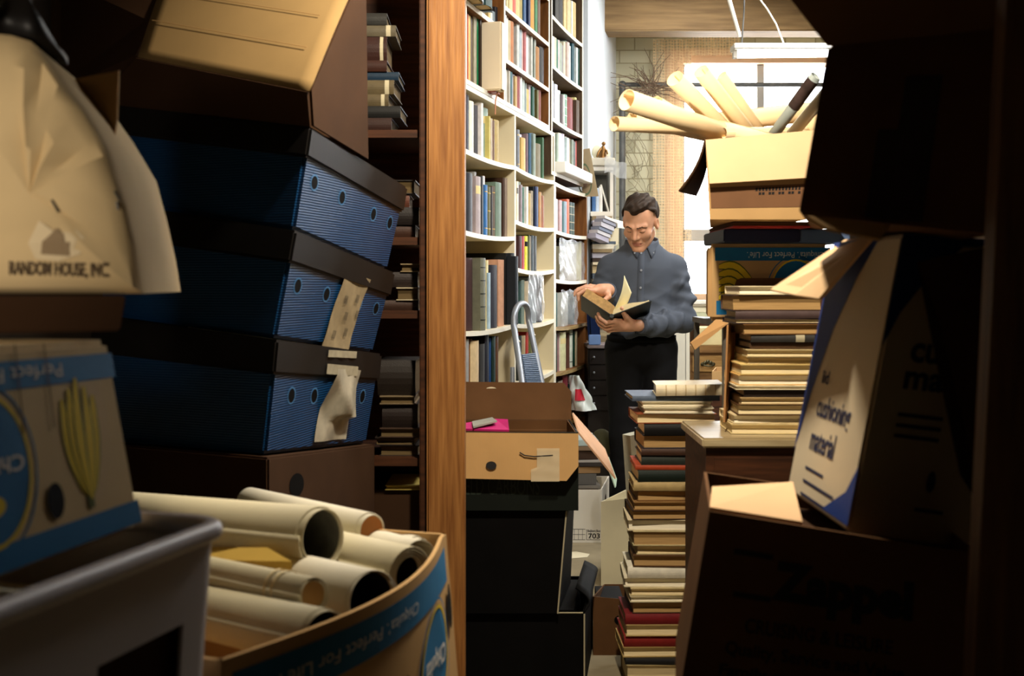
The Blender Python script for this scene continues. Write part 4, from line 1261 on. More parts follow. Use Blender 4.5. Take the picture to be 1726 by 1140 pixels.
# ------------------------------------------------------------------ middle ground, left of the book tower
# open dark-green carton, brown inside
X0, X1 = P(742, 0, 3.42).x, P(975, 0, 3.42).x
zt, zb = P(0, 729, 3.42).z, P(0, 861, 3.42).z
h = Hex([V(X0, 3.42, zb), V(X1, 3.42, zb), V(X1 - .01, 3.74, zb), V(X0, 3.74, zb), V(X0, 3.42, zt), V(X1, 3.42, zt), V(X1 - .01, 3.74, zt), V(X0, 3.74, zt)])
c = thing('open_carton', 'open dark green carton with brown inner flaps beside the post', 'carton', h.base())
walls(h, .005).build('body', M['greenblack'], c)
inn = MB()
a_, b_, c_ = h.size()
h.slab(inn, .017, .983, .975, .983, .04, 1.0)
h.slab(inn, .975, .983, .02, .975, .04, 1.0)
h.slab(inn, .02, .028, .02, .975, .04, 1.0)
inn.build('lining', M['dkcard'], c, weld=False)
# front flap hanging down with one clipped corner, back flap up, side flap out
ff = [(742, 729), (975, 731), (975, 786), (955, 811), (742, 806)]
MB().sheet([P(x, y, 3.412 - .03 * (y - 729) / 80) for x, y in ff], .004).build('flap', M['cardv'], c)
ft = lambda x, y, o_=0.: P(x, y, 3.411 - .005 - .03 * (y - 729) / 80 - o_)
hm = MB()
hm.flat([ft(828 + 9 * math.cos(k * .39), 785 + 7 * math.sin(k * .39), .001) for k in range(16)])
hm.tube([ft(876, 763, .001), ft(884, 768, .0015), ft(900, 770, .0015), ft(932, 768, .001)], .0022, 6)
hm.build('hand_hole', M['ink'], c)
tp = MB()
tp.grid(lambda u, v: ft(905 + 38 * u - 10 * (v < .4) * (1 - u), 756 + 56 * (1 - v), .002 + .0008 * math.sin(7 * u + 9 * v) * math.sin(5 * u - 8 * v)), 12, 14)
tp.build('tape', sheer('tape_film', (220, 204, 170), .35, rough=.12), c, smooth=True, angle=80)
bf = [(742, 727), (963, 727), (963, 661), (950, 646), (742, 644)]
MB().sheet([P(x, y, 3.735 + .05 * (727 - y) / 80) for x, y in bf], .005).build('flap', M['dkcard'], c)
bh = MB()
bh.flat([P(828 + 9.5 * math.cos(k * .39), 657 + 4.5 * math.sin(k * .39), 3.735 + .05 * 70 / 80 - .004) for k in range(16)])
bh.build('hand_hole', M['paper'], c)
sf = [P(964, 697, 3.73), P(974, 731, 3.43), P(1036, 808, 3.46), P(1018, 758, 3.74)]
MB().sheet(sf, .005).build('flap', mat('pinkish_card', (216, 170, 134), .8), c)
tx = MB()
text(tx, 'FIELD CARBONS', h.face('f'), .12, .72, .20, .42)
tx.build('lettering', mat('grey_green_ink', (44, 54, 46), .7), c)
mg = thing('magazine', 'magenta folder poking out of the open dark green carton', 'folder', P(825, 735, 3.55))
MB().sheet([P(780, 726, 3.5), P(858, 728, 3.5), P(856, 710, 3.62), P(835, 709, 3.68), P(785, 716, 3.6)], .006).build('cover', mat('magenta_card', (190, 30, 110), .5, spec=.4), mg)
lab(MB().sheet([P(798, 722, 3.49), P(838, 712, 3.56), P(830, 706, 3.68), P(796, 713, 3.6)], .005).build('booklet', mat('grey_cover', (150, 150, 140), .5)), 'grey booklet on the magenta folder in the open carton', 'booklet')
zf = P(0, 735, 3.5).z
lab(MB().box((X0 + .012, 3.43, zb + .01), (X1 - .06, 3.72, zf - .045)).build('paper_stack', mat('dim_paper', (150, 130, 100), .8)), 'stack of papers filling the open dark green carton', 'paper', kind='stuff')

# black cartons beneath
z2 = P(0, 1036, 3.44).z
xb0, xb1 = P(742, 0, 3.44).x, P(955, 0, 3.44).x
h = Hex([V(xb0, 3.44, z2), P(940, 1034, 3.44), P(962, 1034, 3.80), V(xb0, 3.80, z2), V(xb0, 3.44, zb - .002), V(xb1, 3.44, zb - .002), P(969, 0, 3.80), V(xb0, 3.80, zb - .002)])
for i in range(4):
    h.c[i].z = z2
    h.c[4 + i].z = zb - .002
c = thing('black_carton', 'plain black carton under the open dark green carton', 'carton', h.base())
solid(h).build('body', M['black'], c, bevel=.003)
MB().tube([h.map(1, -.004, .01), h.map(1, -.004, .99)], .0025, 6).build('worn_edge', M['edge'], c)
h = Hex([V(xb0, 3.46, 0), P(985, 0, 3.46), P(999, 0, 3.9), V(xb0, 3.9, 0), V(xb0, 3.46, z2 - .002), P(985, 0, 3.46), P(1000, 0, 3.9), V(xb0, 3.9, z2 - .002)])
for i in range(4):
    h.c[i].z = 0
    h.c[4 + i].z = z2 - .002
c = thing('black_carton', 'black open carton lowest on the floor by the post', 'carton', h.base())
walls(h, .006).build('body', M['black'], c)
MB().tube([h.map(1, -.004, .01), h.map(1, -.004, .99)], .0025, 6).build('worn_edge', M['edge'], c)
MB().tube([h.map(.03, 0, 1.004), h.map(.99, 0, 1.004)], .0022, 6).build('worn_rim', M['edge'], c)
sfp = [h.map(1, .0, 1), h.map(1, 1, 1), h.map(1, 1, 1) + V(-.03, .0, .055), h.map(1, .25, 1) + V(-.035, 0, .05)]
mb = MB()
mb.grid(lambda u, v: sfp[0].lerp(sfp[1], u).lerp(sfp[3].lerp(sfp[2], u), v) + V(.03 * math.sin(math.pi * v), 0, 0), 6, 8)
o = mb.build('flap', M['black'], c, smooth=True)
o.modifiers.new('t', 'SOLIDIFY').thickness = .005
lab(MB().hexa([V(xb0 + .02, 3.5, .01), V(h.c[1].x - .02, 3.5, .01), V(h.c[2].x - .03, 3.86, .01), V(xb0 + .02, 3.86, .01), V(xb0 + .02, 3.5, z2 - .004), V(h.c[1].x - .03, 3.5, z2 - .004), V(h.c[2].x - .05, 3.86, z2 - .004), V(xb0 + .02, 3.86, z2 - .004)]).build('packed_books', M['black']), 'dark contents filling the lowest black carton', 'books', kind='stuff')

# white archive box with papers stacked on it
Y7 = 5.46
h = Hex([V(P(940, 0, Y7).x, Y7, 0), P(1013, 915, Y7), P(1026, 0, 5.85), V(P(940, 0, 5.85).x, 5.85, 0), P(940, 826, Y7), P(1014, 826, Y7), P(1027, 0, 5.85), P(940, 826, 5.85)])
zt = P(0, 826, Y7).z
for i in range(4):
    h.c[i].z = 0
    h.c[4 + i].z = zt
c = thing('archive_box', 'white archive box with printed number standing on the floor behind the black cartons', 'box', h.base())
walls(h, .006).build('body', M['white'], c)
fn = h.face('f')
fx = lambda px: (px - 940) / (1014 - 940)
pr_ = MB()
for k in range(5):
    a = fx(968) + k * .095
    rect(pr_, fn, a, a + .008, .05, .25, n=1)
for b_ in (.05, .15, .25):
    rect(pr_, fn, fx(966), fx(987), b_, b_ + .008, n=1)
rect(pr_, fn, fx(989), fx(989) + .008, .05, .25, n=1)
rect(pr_, fn, fx(989), fx(1013), .05, .058, n=1)
text(pr_, '703', fn, fx(992), fx(1012), .075, .175, .02)
text(pr_, 'Bankers Box', fn, fx(991), fx(1013), .20, .245, .02)
pr_.build('print', M['ink'], c)
hb = MB()
oval(hb, h.face('r'), .5, .62, .10, .16, .001)
hb.build('hand_hole', M['black'], c)
lab(MB().box((h.c[0].x + .01, Y7 + .01, .01), (h.c[1].x - .01, 5.83, zt - .004)).build('files', M['pages']), 'files packed inside the white archive box', 'paper', kind='stuff')
# flat papers and folders stacked above it
sx0, sx1 = P(955, 0, 5.5).x, P(1012, 0, 5.5).x
z = zt + .001
for i, (t, c_, lb_, nm, dx) in enumerate([(.018, (120, 116, 110), 'grey folder lowest on the white archive box', 'folder', .0), (.055, (90, 88, 86), 'thick dark grey binder on the white archive box', 'binder', -.02), (.035, (150, 118, 80), 'brown ledger second up on the archive box pile', 'ledger', .0),
                                          (.018, (52, 46, 44), 'black folder in the middle of the archive box pile', 'folder', .02), (.014, (170, 164, 160), 'pale grey folder in the archive box pile', 'folder', .02), (.045, (58, 40, 28), 'dark brown album in the archive box pile', 'album', -.01),
                                          (.022, (130, 108, 86), 'tan folder near the top of the archive box pile', 'folder', .0), (.03, (178, 196, 196), 'pale blue-grey papers topmost on the archive box pile', 'papers', -.01)]):
    lab(MB().obox(V(sx0, Y7 + .02, z), V(sx1 - sx0 + dx, .01 * (i % 3), 0), V(-.01, .28, 0), V(0, 0, t - .001)).build(nm, mat('pile_%d' % i, c_, .7, var=.12), bevel=.002), lb_, nm if nm != 'papers' else 'paper', 'papers piled on the white archive box')
    z += t
lab(MB().sheet([P(1022, 778, 5.3), P(1026, 770, 5.35), P(1040, 808, 5.3), P(1038, 822, 5.25)], .006).build('green_card', mat('pale_green_card', (196, 220, 196), .7)), 'pale green card tilted by the archive box pile', 'card')
vs_ = thing('olive_bag', 'dark olive cloth bundle behind the leaning cardboard flap', 'bag', P(1014, 760, 5.7))
MB().ball(P(1014, 748, 5.7), (.06, .05, .075)).build('bundle', mat('olive_cloth', (66, 64, 40), .9, bump=.4, bscale=20), vs_, smooth=True)
vs_.location = P(1014, 748, 5.7) - V(0, 0, .075)
vs_.children[0].location = V(0, 0, 0)
for v_e in vs_.children[0].data.vertices:
    v_e.co += Vector(P(1014, 760, 5.7) - (P(1014, 748, 5.7) - V(0, 0, .075)))

lab(MB().flat([P(948, 930, 5.0) * V(1, 1, 0).length * 0 + V(x, y, .002) for x, y in ((.22, 5.12), (.345, 5.16), (.36, 5.22), (.30, 5.27), (.2, 5.24))]).build('paper_scrap', M['paper']), 'torn white paper scrap lying on the floor by the archive box', 'paper')

# beige carton and brown open carton on the floor by the book tower
Yb = 4.67
h = Hex([V(P(1013, 0, Yb).x, Yb, 0), V(P(1076, 0, Yb).x, Yb, 0), V(P(1086, 0, 5.0).x, 5.0, 0), V(P(1030, 0, 5.0).x, 5.0, 0), P(1013, 846, Yb), P(1078, 838, Yb), P(1088, 846, 5.0), P(1062, 822, 5.0)])
c = thing('beige_carton', 'beige open carton standing on the floor left of the book tower', 'carton', h.base())
walls(h, .006).build('body', mat('beige_carton', (206, 196, 164), .8, var=.08), c)
lab(solid(Hex([h.map(u, v, w_) for w_ in (.02, .9) for u, v in ((.1, .08), (.9, .08), (.9, .92), (.1, .92))])).build('sheet_music', M['paper']), 'pale papers filling the beige carton', 'paper', kind='stuff')
Yk = 3.80
h = Hex([V(P(1000, 0, Yk).x, Yk, 0), V(P(1066, 0, Yk).x, Yk, 0), V(P(1066, 0, 4.2).x, 4.2, 0), V(P(1020, 0, 4.2).x, 4.2, 0), P(999, 1006, Yk), P(1066, 1012, Yk), P(1066, 985, 4.2), P(1018, 985, 4.2)])
c = thing('brown_carton', 'small brown open carton on the floor in front of the beige one', 'carton', h.base())
walls(h, .005).build('body', M['dkcard'], c)
hb = MB()
oval(hb, h.face('f'), .70, .62, .16, .09, .001)
hb.build('hand_hole', M['black'], c)
lab(MB().box((P(1005, 0, Yk).x + .02, Yk + .02, .006), (P(1060, 0, Yk).x, 4.15, .14)).build('dark_books', M['black']), 'dark contents of the small brown open carton', 'books', kind='stuff')
# white folders wedged behind the tower
lab(MB().sheet([P(1062, 735, 3.80), P(1082, 730, 3.82), P(1100, 0, 3.82) * 1 - V(0, 0, P(1100, 0, 3.82).z - .004), P(1086, 0, 3.80) - V(0, 0, P(1086, 0, 3.80).z - .004)], .05).build('magazine_sheaf', mat('sheaf_paper', (206, 202, 178), .7, var=.15, scale=60, stretch=(8, 8, 1))), 'sheaf of off-white magazines wedged upright at the back of the book tower', 'magazine')

# ------------------------------------------------------------------ the tall book tower on the floor
YT = 3.50
tower = [  # y top, y bottom, x left, x right, cover, kind, label
    (1120, 1160, 1056, 1172, (196, 178, 128), 'p', 'cream-edged book at the very foot of the floor tower'),
    (1110, 1120, 1054, 1172, (24, 24, 26), 's', 'thin black book next to the foot of the floor tower'),
    (1092, 1110, 1050, 1174, (190, 160, 100), 'p', 'tan book third from the foot of the floor tower'),
    (1073, 1092, 1052, 1176, (132, 30, 26), 's', 'brick red book, the lower of two reds near the tower foot'),
    (1053, 1073, 1055, 1178, (196, 168, 112), 'p', 'tan-edged book sandwiched between the two red ones in the tower'),
    (1035, 1053, 1054, 1180, (120, 24, 28), 's', 'crimson book, the upper of two reds near the tower foot'),
    (1015, 1035, 1066, 1184, (60, 38, 24), 'd', 'dark brown book just above the crimson one in the tower'),
    (1004, 1015, 1062, 1186, (226, 214, 176), 'w', 'thin cream book just under the spotted-edge one in the tower'),
    (991, 1004, 1063, 1188, (210, 190, 140), 'p', 'spotted tan-edged book above the thin cream one in the tower'),
    (975, 991, 1052, 1190, (236, 226, 196), 'w', 'bright cream book jutting left lower down the tower'),
    (955, 975, 1058, 1191, (240, 234, 214), 's', 'white-jacketed book on the jutting cream one in the tower'),
    (936, 955, 1067, 1192, (92, 62, 36), 'd', 'brown-boarded book on the white-jacketed one in the tower'),
    (920, 936, 1073, 1194, (220, 204, 158), 'p', 'pale-edged book under the curved-page one in the tower'),
    (895, 920, 1067, 1196, (214, 198, 150), 'd', 'thick book with a shadowed curved page edge in the tower'),
    (876, 895, 1058, 1197, (238, 222, 184), 'w', 'white-paged book with a coral top board in the tower'),
    (860, 876, 1066, 1198, (50, 32, 22), 'd', 'dark brown book under the tan pair in the tower'),
    (846, 860, 1068, 1200, (150, 112, 66), 'd', 'lower tan book of the pair mid-tower'),
    (828, 846, 1074, 1202, (120, 84, 46), 'd', 'upper tan book of the pair mid-tower'),
    (813, 828, 1068, 1204, (190, 164, 112), 's', 'tan cloth book under the dark green one in the tower'),
    (793, 813, 1076, 1196, (22, 34, 28), 's', 'dark green book under the thin red-orange one in the tower'),
    (785, 793, 1071, 1192, (176, 70, 36), 's', 'thin red-orange book in the upper half of the tower'),
    (768, 785, 1081, 1194, (48, 54, 48), 's', 'grey-green book over the thin red-orange one in the tower'),
    (757, 768, 1081, 1196, (70, 46, 34), 's', 'thin brown book over the grey-green one in the tower'),
    (734, 757, 1084, 1198, (40, 44, 56), 'd', 'dark slate book with brown pages in the upper tower'),
    (714, 734, 1086, 1204, (18, 17, 18), 's', 'black book under the red-brown one near the tower top'),
    (697, 714, 1073, 1208, (150, 76, 44), 'p', 'red-brown book with cream pages near the tower top'),
    (687, 697, 1085, 1203, (216, 206, 176), 'w', 'lower of two cream paperbacks near the tower top'),
    (677, 687, 1082, 1201, (226, 214, 184), 'w', 'upper of two cream paperbacks near the tower top'),
    (668, 677, 1066, 1214, (90, 104, 124), 's', 'blue-grey magazine jutting left near the tower top'),
]
zb_ = 0.0
for y0, y1, xa, xb, c_, k, lb_ in tower:
    z1 = EYE - (y0 - HY) / F * YT
    flat_stack('', zb_, [(z1 - zb_, xa, xb, c_, k, lb_)], 0, YT, 'tall book tower on the floor', .20)
    zb_ = z1
# topmost: pale leather book lying askew with raised bands
book('book', 'pale ribbed vellum book topmost on the floor tower', V(P(1105, 0, YT).x, YT - .01, zb_ + .0005), V(0, 0, .034), V(.01, .17, 0), V(P(1219, 0, YT).x - P(1105, 0, YT).x, -.012, .004), bookmat((240, 226, 192)), M['pagesw'], group='tall book tower on the floor', bands=6, band_mat=mat('rib_tan', (206, 182, 136), .7), bulge=.35)

# ------------------------------------------------------------------ cabinet, rack and cartons on the right
YC = 2.95
cab = thing('wooden_cabinet', 'dark wooden cabinet with pale top carrying the leaning book stack', 'cabinet', V(.68, 3.13, 0))
cz = P(0, 739, YC).z
cx0, cx1 = P(1184, 0, YC).x, .93
MB().box((cx0, YC, cz - .026), (cx1, 3.33, cz)).build('top', mat('cabinet_top', (196, 178, 140), .35, spec=.5, col2=(150, 128, 90), scale=6, stretch=(.6, 6, 6)), cab, bevel=.005)
MB().box((cx0 + .012, YC + .015, 0), (cx1 - .01, 3.32, cz - .027)).build('carcass', M['dkwood'], cab)
MB().box((cx0 + .03, YC + .008, .06), (cx1 - .03, YC + .015, cz - .05)).build('door', M['dkwood'], cab, bevel=.003)

rack = thing('steel_rack', 'grey steel rack post and shelf holding up the banana carton', 'shelf', V(.8, 3.55, 0))
rx = P(1219, 0, 3.36).x
zsh = P(0, 541, 3.38).z
for x_, y_ in ((rx, 3.36), (1.10, 3.36), (rx, 3.88), (1.10, 3.88)):
    MB().box((x_, y_, 0), (x_ + .016, y_ + .022, zsh - .02)).build('post', M['greymetal'], rack)
MB().box((rx - .004, 3.355, zsh - .02), (1.12, 3.91, zsh - .002)).build('shelf', M['greymetal'], rack)

h = Hex([P(1193, 539, 3.38), P(1396, 541, 3.38), V(P(1396, 0, 3.38).x, 3.80, 0), V(P(1190, 0, 3.80).x, 3.80, 0), P(1193, 412, 3.38), P(1400, 408, 3.38), V(P(1396, 0, 3.38).x, 3.80, 0), V(P(1190, 0, 3.80).x, 3.80, 0)])
bz = zsh
tz = P(0, 411, 3.38).z
for i in range(4):
    h.c[i].z = bz
    h.c[4 + i].z = tz
c = thing('banana_carton', 'upside-down banana carton on the steel rack behind the leaning book stack', 'carton', h.base())
solid(h).build('body', M['card'], c, bevel=.012)
fn = h.face('f')
banana_print(c, fn, (.72, .42, .20, .38), [], (.07, .30, .08, .26), (.06, 1, .78, .95), [('Chiquita\u2019. Perfect For Life\u2019.', .32, .95, .815, .915)])
# bunch lies on its side here
y_, o_ = MB(), MB()
for kk in range(5):
    pc = []
    for i in range(9):
        t = i / 8
        a = .09 + .34 * t * (1 - .1 * kk)
        b_ = .70 - .10 * kk - .34 * t * t * (1 - .12 * kk) + .05 * math.sin(math.pi * t)
        pc.append((a, b_, .052 * math.sin(math.pi * min(1, t * .88 + .1)) + .008))
    for mbx, g, off in ((o_, 1.3, .0006 + kk * .0002), (y_, .95, .0007 + kk * .0002)):
        patch(mbx, fn, [(a, b_ - w_ * g) for a, b_, w_ in pc] + [(a, b_ + w_ * g) for a, b_, w_ in reversed(pc)], off)
o_.build('banana_outline', M['inkolive'], c)
y_.build('banana_print', M['inkyellow'], c)
# loose flap strip hanging from the shelf edge
lab(MB().sheet([P(1163, 578, 3.30), P(1170, 590, 3.30), P(1232, 541, 3.34), P(1206, 539, 3.345)], .006).build('cardboard_strip', mat('tan_strip', (206, 160, 106), .8)), 'tan cardboard strip slanting down below the banana carton corner', 'cardboard')

bl0, bl1, br1 = tz + .0005, tz + .038, P(0, 370, 3.1).z
lab(MB().box((P(1222, 0, 3.24).x, 3.26, bl0), (P(1352, 0, 3.24).x, 3.6, bl1)).build('flat_box', mat('navy_box', (20, 28, 60), .5), bevel=.003), 'flat navy blue box on the banana carton', 'box')
lab(MB().box((P(1354, 0, 3.24).x, 3.28, bl0), (P(1440, 0, 3.24).x, 3.6, bl1)).build('flat_box', mat('steel_blue_box', (90, 112, 150), .6), bevel=.003), 'flat steel-blue box beside the navy one on the banana carton', 'box')
fbk = thing('flat_carton', 'flat brown carton with a red lower edge under the tube carton', 'carton', V(P(1300, 0, 3.2).x, 3.4, bl1))
MB().box((P(1235, 0, 3.2).x, 3.2, bl1 + .006), (P(1420, 0, 3.2).x, 3.58, br1 - .001)).build('body', M['dkcard'], fbk, bevel=.002)
MB().box((P(1235, 0, 3.2).x, 3.196, bl1 + .001), (P(1365, 0, 3.2).x, 3.58, bl1 + .006)).build('red_board', mat('red_board', (190, 60, 60), .6), fbk)

# carton of tubes
YU = 3.1
h = Hex([P(1196, 370, YU), P(1360, 370, YU), V(P(1360, 0, YU).x, 3.55, br1), V(P(1197, 0, 3.55).x, 3.55, br1), P(1189, 236, YU), P(1380, 219, YU), P(1380, 236, 3.55), P(1192, 246, 3.55)])
for i in range(4):
    h.c[i].z = br1
tubc = thing('open_carton', 'open tan carton crammed with kraft paper tubes in front of the window', 'carton', h.base())
walls(h, .006).build('body', M['card'], tubc)
fn = h.face('f')
rect(MB(), fn, .02, .98, .14, .40, .001).build('brown_band', mat('brown_band', (120, 84, 56), .8), tubc)  # darker brown band across the lower front
ik = MB()
for k in range(14):
    rect(ik, fn, .46 + .032 * k, .48 + .032 * k, .335, .375, .0016, 1)
    rect(ik, fn, .46 + .032 * k, .485 + .032 * k, .29, .32, .0016, 1) if k % 3 else None
ik.build('print', M['ink'], tubc)
# front flap folded down over the upper wall, side flap hanging at the left
ff = [fn(.0, 1.0, .003), fn(1.0, 1.0, .003), fn(1.0, .46, .026), fn(.0, .44, .026)]
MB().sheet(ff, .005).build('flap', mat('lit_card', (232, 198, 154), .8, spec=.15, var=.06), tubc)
sfl = [P(1187, 234, YU), P(1190, 246, 3.5), P(1171, 330, 3.4), P(1143, 322, YU)]
mb = MB()
mb.grid(lambda u, v: sfl[0].lerp(sfl[1], u).lerp(sfl[3].lerp(sfl[2], u), v) + V(.012 * math.sin(math.pi * v), 0, 0), 6, 8)
o = mb.build('flap', M['dkcard2'], tubc, smooth=True)
o.modifiers.new('t', 'SOLIDIFY').thickness = .006
GT = 'paper tubes standing out of the carton by the window'
def kt(label, a, b_, r, m=M['kraft'], wraps=1, inner=.93):
    return paper_roll(label, a, b_, r, m, wraps, inner, GT, 'paper_tube')
kt('long thick kraft tube slanting furthest left over the carton edge', P(1058, 169, 2.98), P(1275, 244, 3.32), .030)
kt('kraft tube lying nearly level, lowest on the left', P(1037, 209, 3.16), P(1260, 222, 3.40), .0215)
kt('short kraft tube tucked under the long slanting one', P(1066, 200, 3.22), P(1260, 244, 3.45), .019)
kt('slim kraft tube peeping over the long slanting one', P(1108, 172, 3.24), P(1260, 262, 3.50), .017)
k = kt('steep kraft tube with a dark open mouth', P(1139, 134, 3.12), P(1262, 262, 3.36), .026)
kt('steep kraft tube centred before the window', P(1183, 122, 3.18), P(1292, 264, 3.40), .0235)
kt('thin steep kraft tube rightmost of the steep ones', P(1216, 128, 3.30), P(1310, 264, 3.50), .018)
kt('thick kraft roll lying crosswise behind the steep tubes', P(1190, 208, 3.46), P(1396, 186, 3.40), .030)
kt('cream roll lying low across the carton front', P(1205, 214, 3.24), P(1300, 240, 3.14), .024)
kt('cream roll lying along the carton\'s front rim', P(1372, 222, 3.3), P(1220, 224, 3.18), .016)
pt = kt('grey picture-printed tube leaning to the right', P(1374, 130, 3.06), P(1290, 246, 3.22), .0165, mat('grey_poster', (150, 160, 158), .5, spec=.4), 2, .9)
a_, b_ = P(1374, 130, 3.06), P(1290, 246, 3.22)
MB().tube([a_.lerp(b_, .03), a_.lerp(b_, .42)], .0175, 20, cap=False).build('dark_picture', mat('dark_picture', (62, 48, 46), .5, var=.7, scale=26), pt, smooth=True)
kt('white rolled sheet leaning right beside the picture tube', P(1398, 150, 3.12), P(1318, 246, 3.26), .018, M['rollwhite'])
kt('kraft tube furthest right, half hidden by the dark carton', P(1420, 150, 3.2), P(1335, 262, 3.36), .022)

# open carton on end holding the leaning stack of books
h0 = MB()
oc = thing('open_carton', 'brown open carton set on end around the leaning book stack', 'carton', V(P(1290, 0, 3.2).x, 3.2, cz))
mb = MB()
zt = P(0, 468, 3.08).z
bx0 = P(1238, 0, 3.30).x
poly = [V(bx0, 3.30, cz + .002), V(.95, 3.30, cz + .002), V(.95, 3.30, zt), V(bx0 + .02, 3.30, zt), V(bx0 + .006, 3.30, zt - .006), V(bx0, 3.30, zt - .02)]
mb.sheet(poly, .005)
mb.build('back', M['dkcard'], oc)
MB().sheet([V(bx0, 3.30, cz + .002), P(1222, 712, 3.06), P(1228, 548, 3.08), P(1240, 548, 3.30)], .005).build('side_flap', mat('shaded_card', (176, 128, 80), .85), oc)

YS = 3.02
right = [
    (715, 739, 1232, 1340, (222, 200, 146), 'p', 'cream book lowest in the carton on the cabinet'),
    (700, 715, 1236, 1348, (226, 206, 160), 'w', 'thin cream book next to lowest on the cabinet'),
    (682, 700, 1243, 1342, (92, 62, 34), 'p', 'brown-covered book with tan pages low on the cabinet'),
    (670, 682, 1248, 1345, (180, 150, 104), 'p', 'slim tan book under the dark one on the cabinet'),
    (657, 670, 1254, 1346, (44, 36, 36), 's', 'dark thin book under the curling white pamphlet'),
    (650, 657, 1240, 1356, (236, 224, 190), 'w', 'curling white pamphlet in the cabinet stack'),
    (632, 650, 1244, 1352, (226, 184, 116), 'w', 'orange-cream thick book resting on the curling pamphlet'),
    (614, 632, 1248, 1360, (230, 200, 130), 'p', 'yellow-cream thick book above the orange-cream one'),
    (602, 614, 1260, 1362, (214, 196, 150), 'p', 'cream book above the yellow-cream thick one'),
    (589, 602, 1258, 1352, (206, 184, 136), 'p', 'pale-edged book mid-stack on the cabinet'),
    (577, 589, 1265, 1352, (84, 60, 42), 's', 'dark brown book mid-stack under the white-labelled one'),
    (564, 577, 1266, 1354, (60, 58, 56), 'l', 'grey book with a white label mid-stack on the cabinet'),
    (546, 564, 1253, 1366, (120, 84, 46), 'd', 'brown-paged book over the white-labelled one'),
    (537, 546, 1239, 1370, (58, 40, 36), 'p', 'thin dark book low in the top group on the cabinet'),
    (524, 537, 1240, 1378, (84, 66, 64), 's', 'mauve-brown book near the top of the cabinet stack'),
    (497, 524, 1234, 1366, (64, 40, 30), 'd', 'thick brown-paged book second from top of the cabinet stack'),
    (482, 497, 1245, 1372, (226, 210, 170), 'w', 'cream-paged book topmost under the folded cardboard flap'),
]
zb_ = cz + .001
for y0, y1, xa, xb, c_, k, lb_ in right:
    z1 = EYE - (y0 - HY) / F * YS
    flat_stack('', zb_, [(z1 - zb_, xa, xb + 20, c_, k, lb_)], 0, YS, 'leaning book stack in the open carton', .18)
    zb_ = z1

# ------------------------------------------------------------------ right foreground
# dark carton, top right
h = Hex([P(1346, 361, 1.42), P(1692, 396, 1.30), P(1692, 396, 1.30) + V(.04, .34, 0), P(1346, 361, 1.42) + V(.10, .33, 0),
         P(1396, 75, 1.42), P(1735, 40, 1.30), P(1735, 40, 1.30) + V(.04, .34, 0), P(1396, 75, 1.42) + V(.10, .33, 0)])
c = thing('dark_carton', 'large dark carton looming at the top right, highest of its stack', 'carton', h.base())
solid(h).build('body', M['dkcard'], c, bevel=.004)
fn = h.face('f')
tp = MB()
rect(tp, fn, .44, .62, .02, .78, .0008)
rect(tp, fn, .34, .48, .02, .50, .0006)
tp.build('tape', mat('dark_tape', (52, 42, 42), .4, spec=.4), c)
a, b_ = h.map(0, 0, 1), h.map(1, 0, 1)
MB().sheet([a, b_, P(1720, -60, 1.26), P(1330, -10, 1.40)], .005).build('flap', M['dkcard'], c)
MB().sheet([P(1360, 363, 1.40), P(1500, 378, 1.37), P(1482, 402, 1.34), P(1395, 385, 1.36)], .004).build('flap', M['card'], c)

# white printed carton
h = corner_hex((1522, 394, 1427, 897, 1.45), (1406, 410, 1326, 826, 1.75), (1765, 410, 1668, 934, 1.50))
c = thing('white_carton', 'white carton with blue swooshes and blue lettering, tilted at right', 'carton', h.base())
solid(h).build('body', mat('white_carton', (222, 206, 176), .7, var=.05, scale=4), c, bevel=.005)
fl_, fr_ = h.face('f'), h.face('r')
bl = MB()
edge = [(.0, .16), (.12, .42), (.28, .66), (.50, .86), (.72, 1.0)]
for (a0, b0), (a1, b1) in zip(edge[:-1], edge[1:]):
    patch(bl, fl_, [(0, b0), (a0, b0), (a1, b1), (0, b1)], .0008)
edge = [(0, .62), (.08, .74), (.22, .86), (.42, .97)]
for (a0, b0), (a1, b1) in zip(edge[:-1], edge[1:]):
    patch(bl, fr_, [(0, b0), (a0, b0), (a1, b1), (0, b1)], .0008)
patch(bl, fr_, [(0, .97), (.5, .97), (.8, 1), (0, 1)], .0008)
patch(bl, fl_, [(.62, .02), (1, .02), (1, .22), (.9, .12)], .0008)
bl.build('blue_swoosh', mat('swoosh_blue', (34, 64, 140), .6, var=.05), c)
lbm = mat('lettering_blue', (44, 50, 84), .7)
for s, f_, a0, a1, b0, b1 in (('cushioning', fl_, .26, .78, .30, .405), ('material', fl_, .25, .64, .195, .285), ('lid', fl_, .25, .36, .45, .50), ('cu', fr_, .20, .40, .58, .645), ('ma', fr_, .19, .46, .49, .55)):
    text(MB(), s, f_, a0, a1, b0, b1, .03 if f_ is fr_ else .02).build('lettering', lbm, c)
for k in range(3):
    rect(MB(), fl_, .25, .25 + (.30, .50, .42)[k], .12 - .05 * k, .13 - .05 * k, .0008).build('small_print', lbm, c)
    rect(MB(), fr_, .19, .5, .40 - .035 * k, .412 - .035 * k, .0008).build('small_print', lbm, c)
oval(MB(), fr_, .50, .20, .03, .035, .0008).build('emblem', lbm, c)
rect(MB(), fr_, .42, .62, .10, .112, .0008).build('small_print', lbm, c)
MB().sheet([P(1424, 404, 1.73), P(1470, 398, 1.56), P(1380, 503, 1.60), P(1340, 497, 1.70), P(1298, 488, 1.80)], .005).build('flap', mat('beige_flap', (222, 186, 142), .8, var=.05), c)
MB().sheet([P(1545, 442, 1.40), P(1740, 398, 1.34), P(1740, 960, 1.34), P(1680, 900, 1.34), P(1618, 800, 1.36), P(1580, 620, 1.38)], .006).build('flap', M['dkcard2'], c)

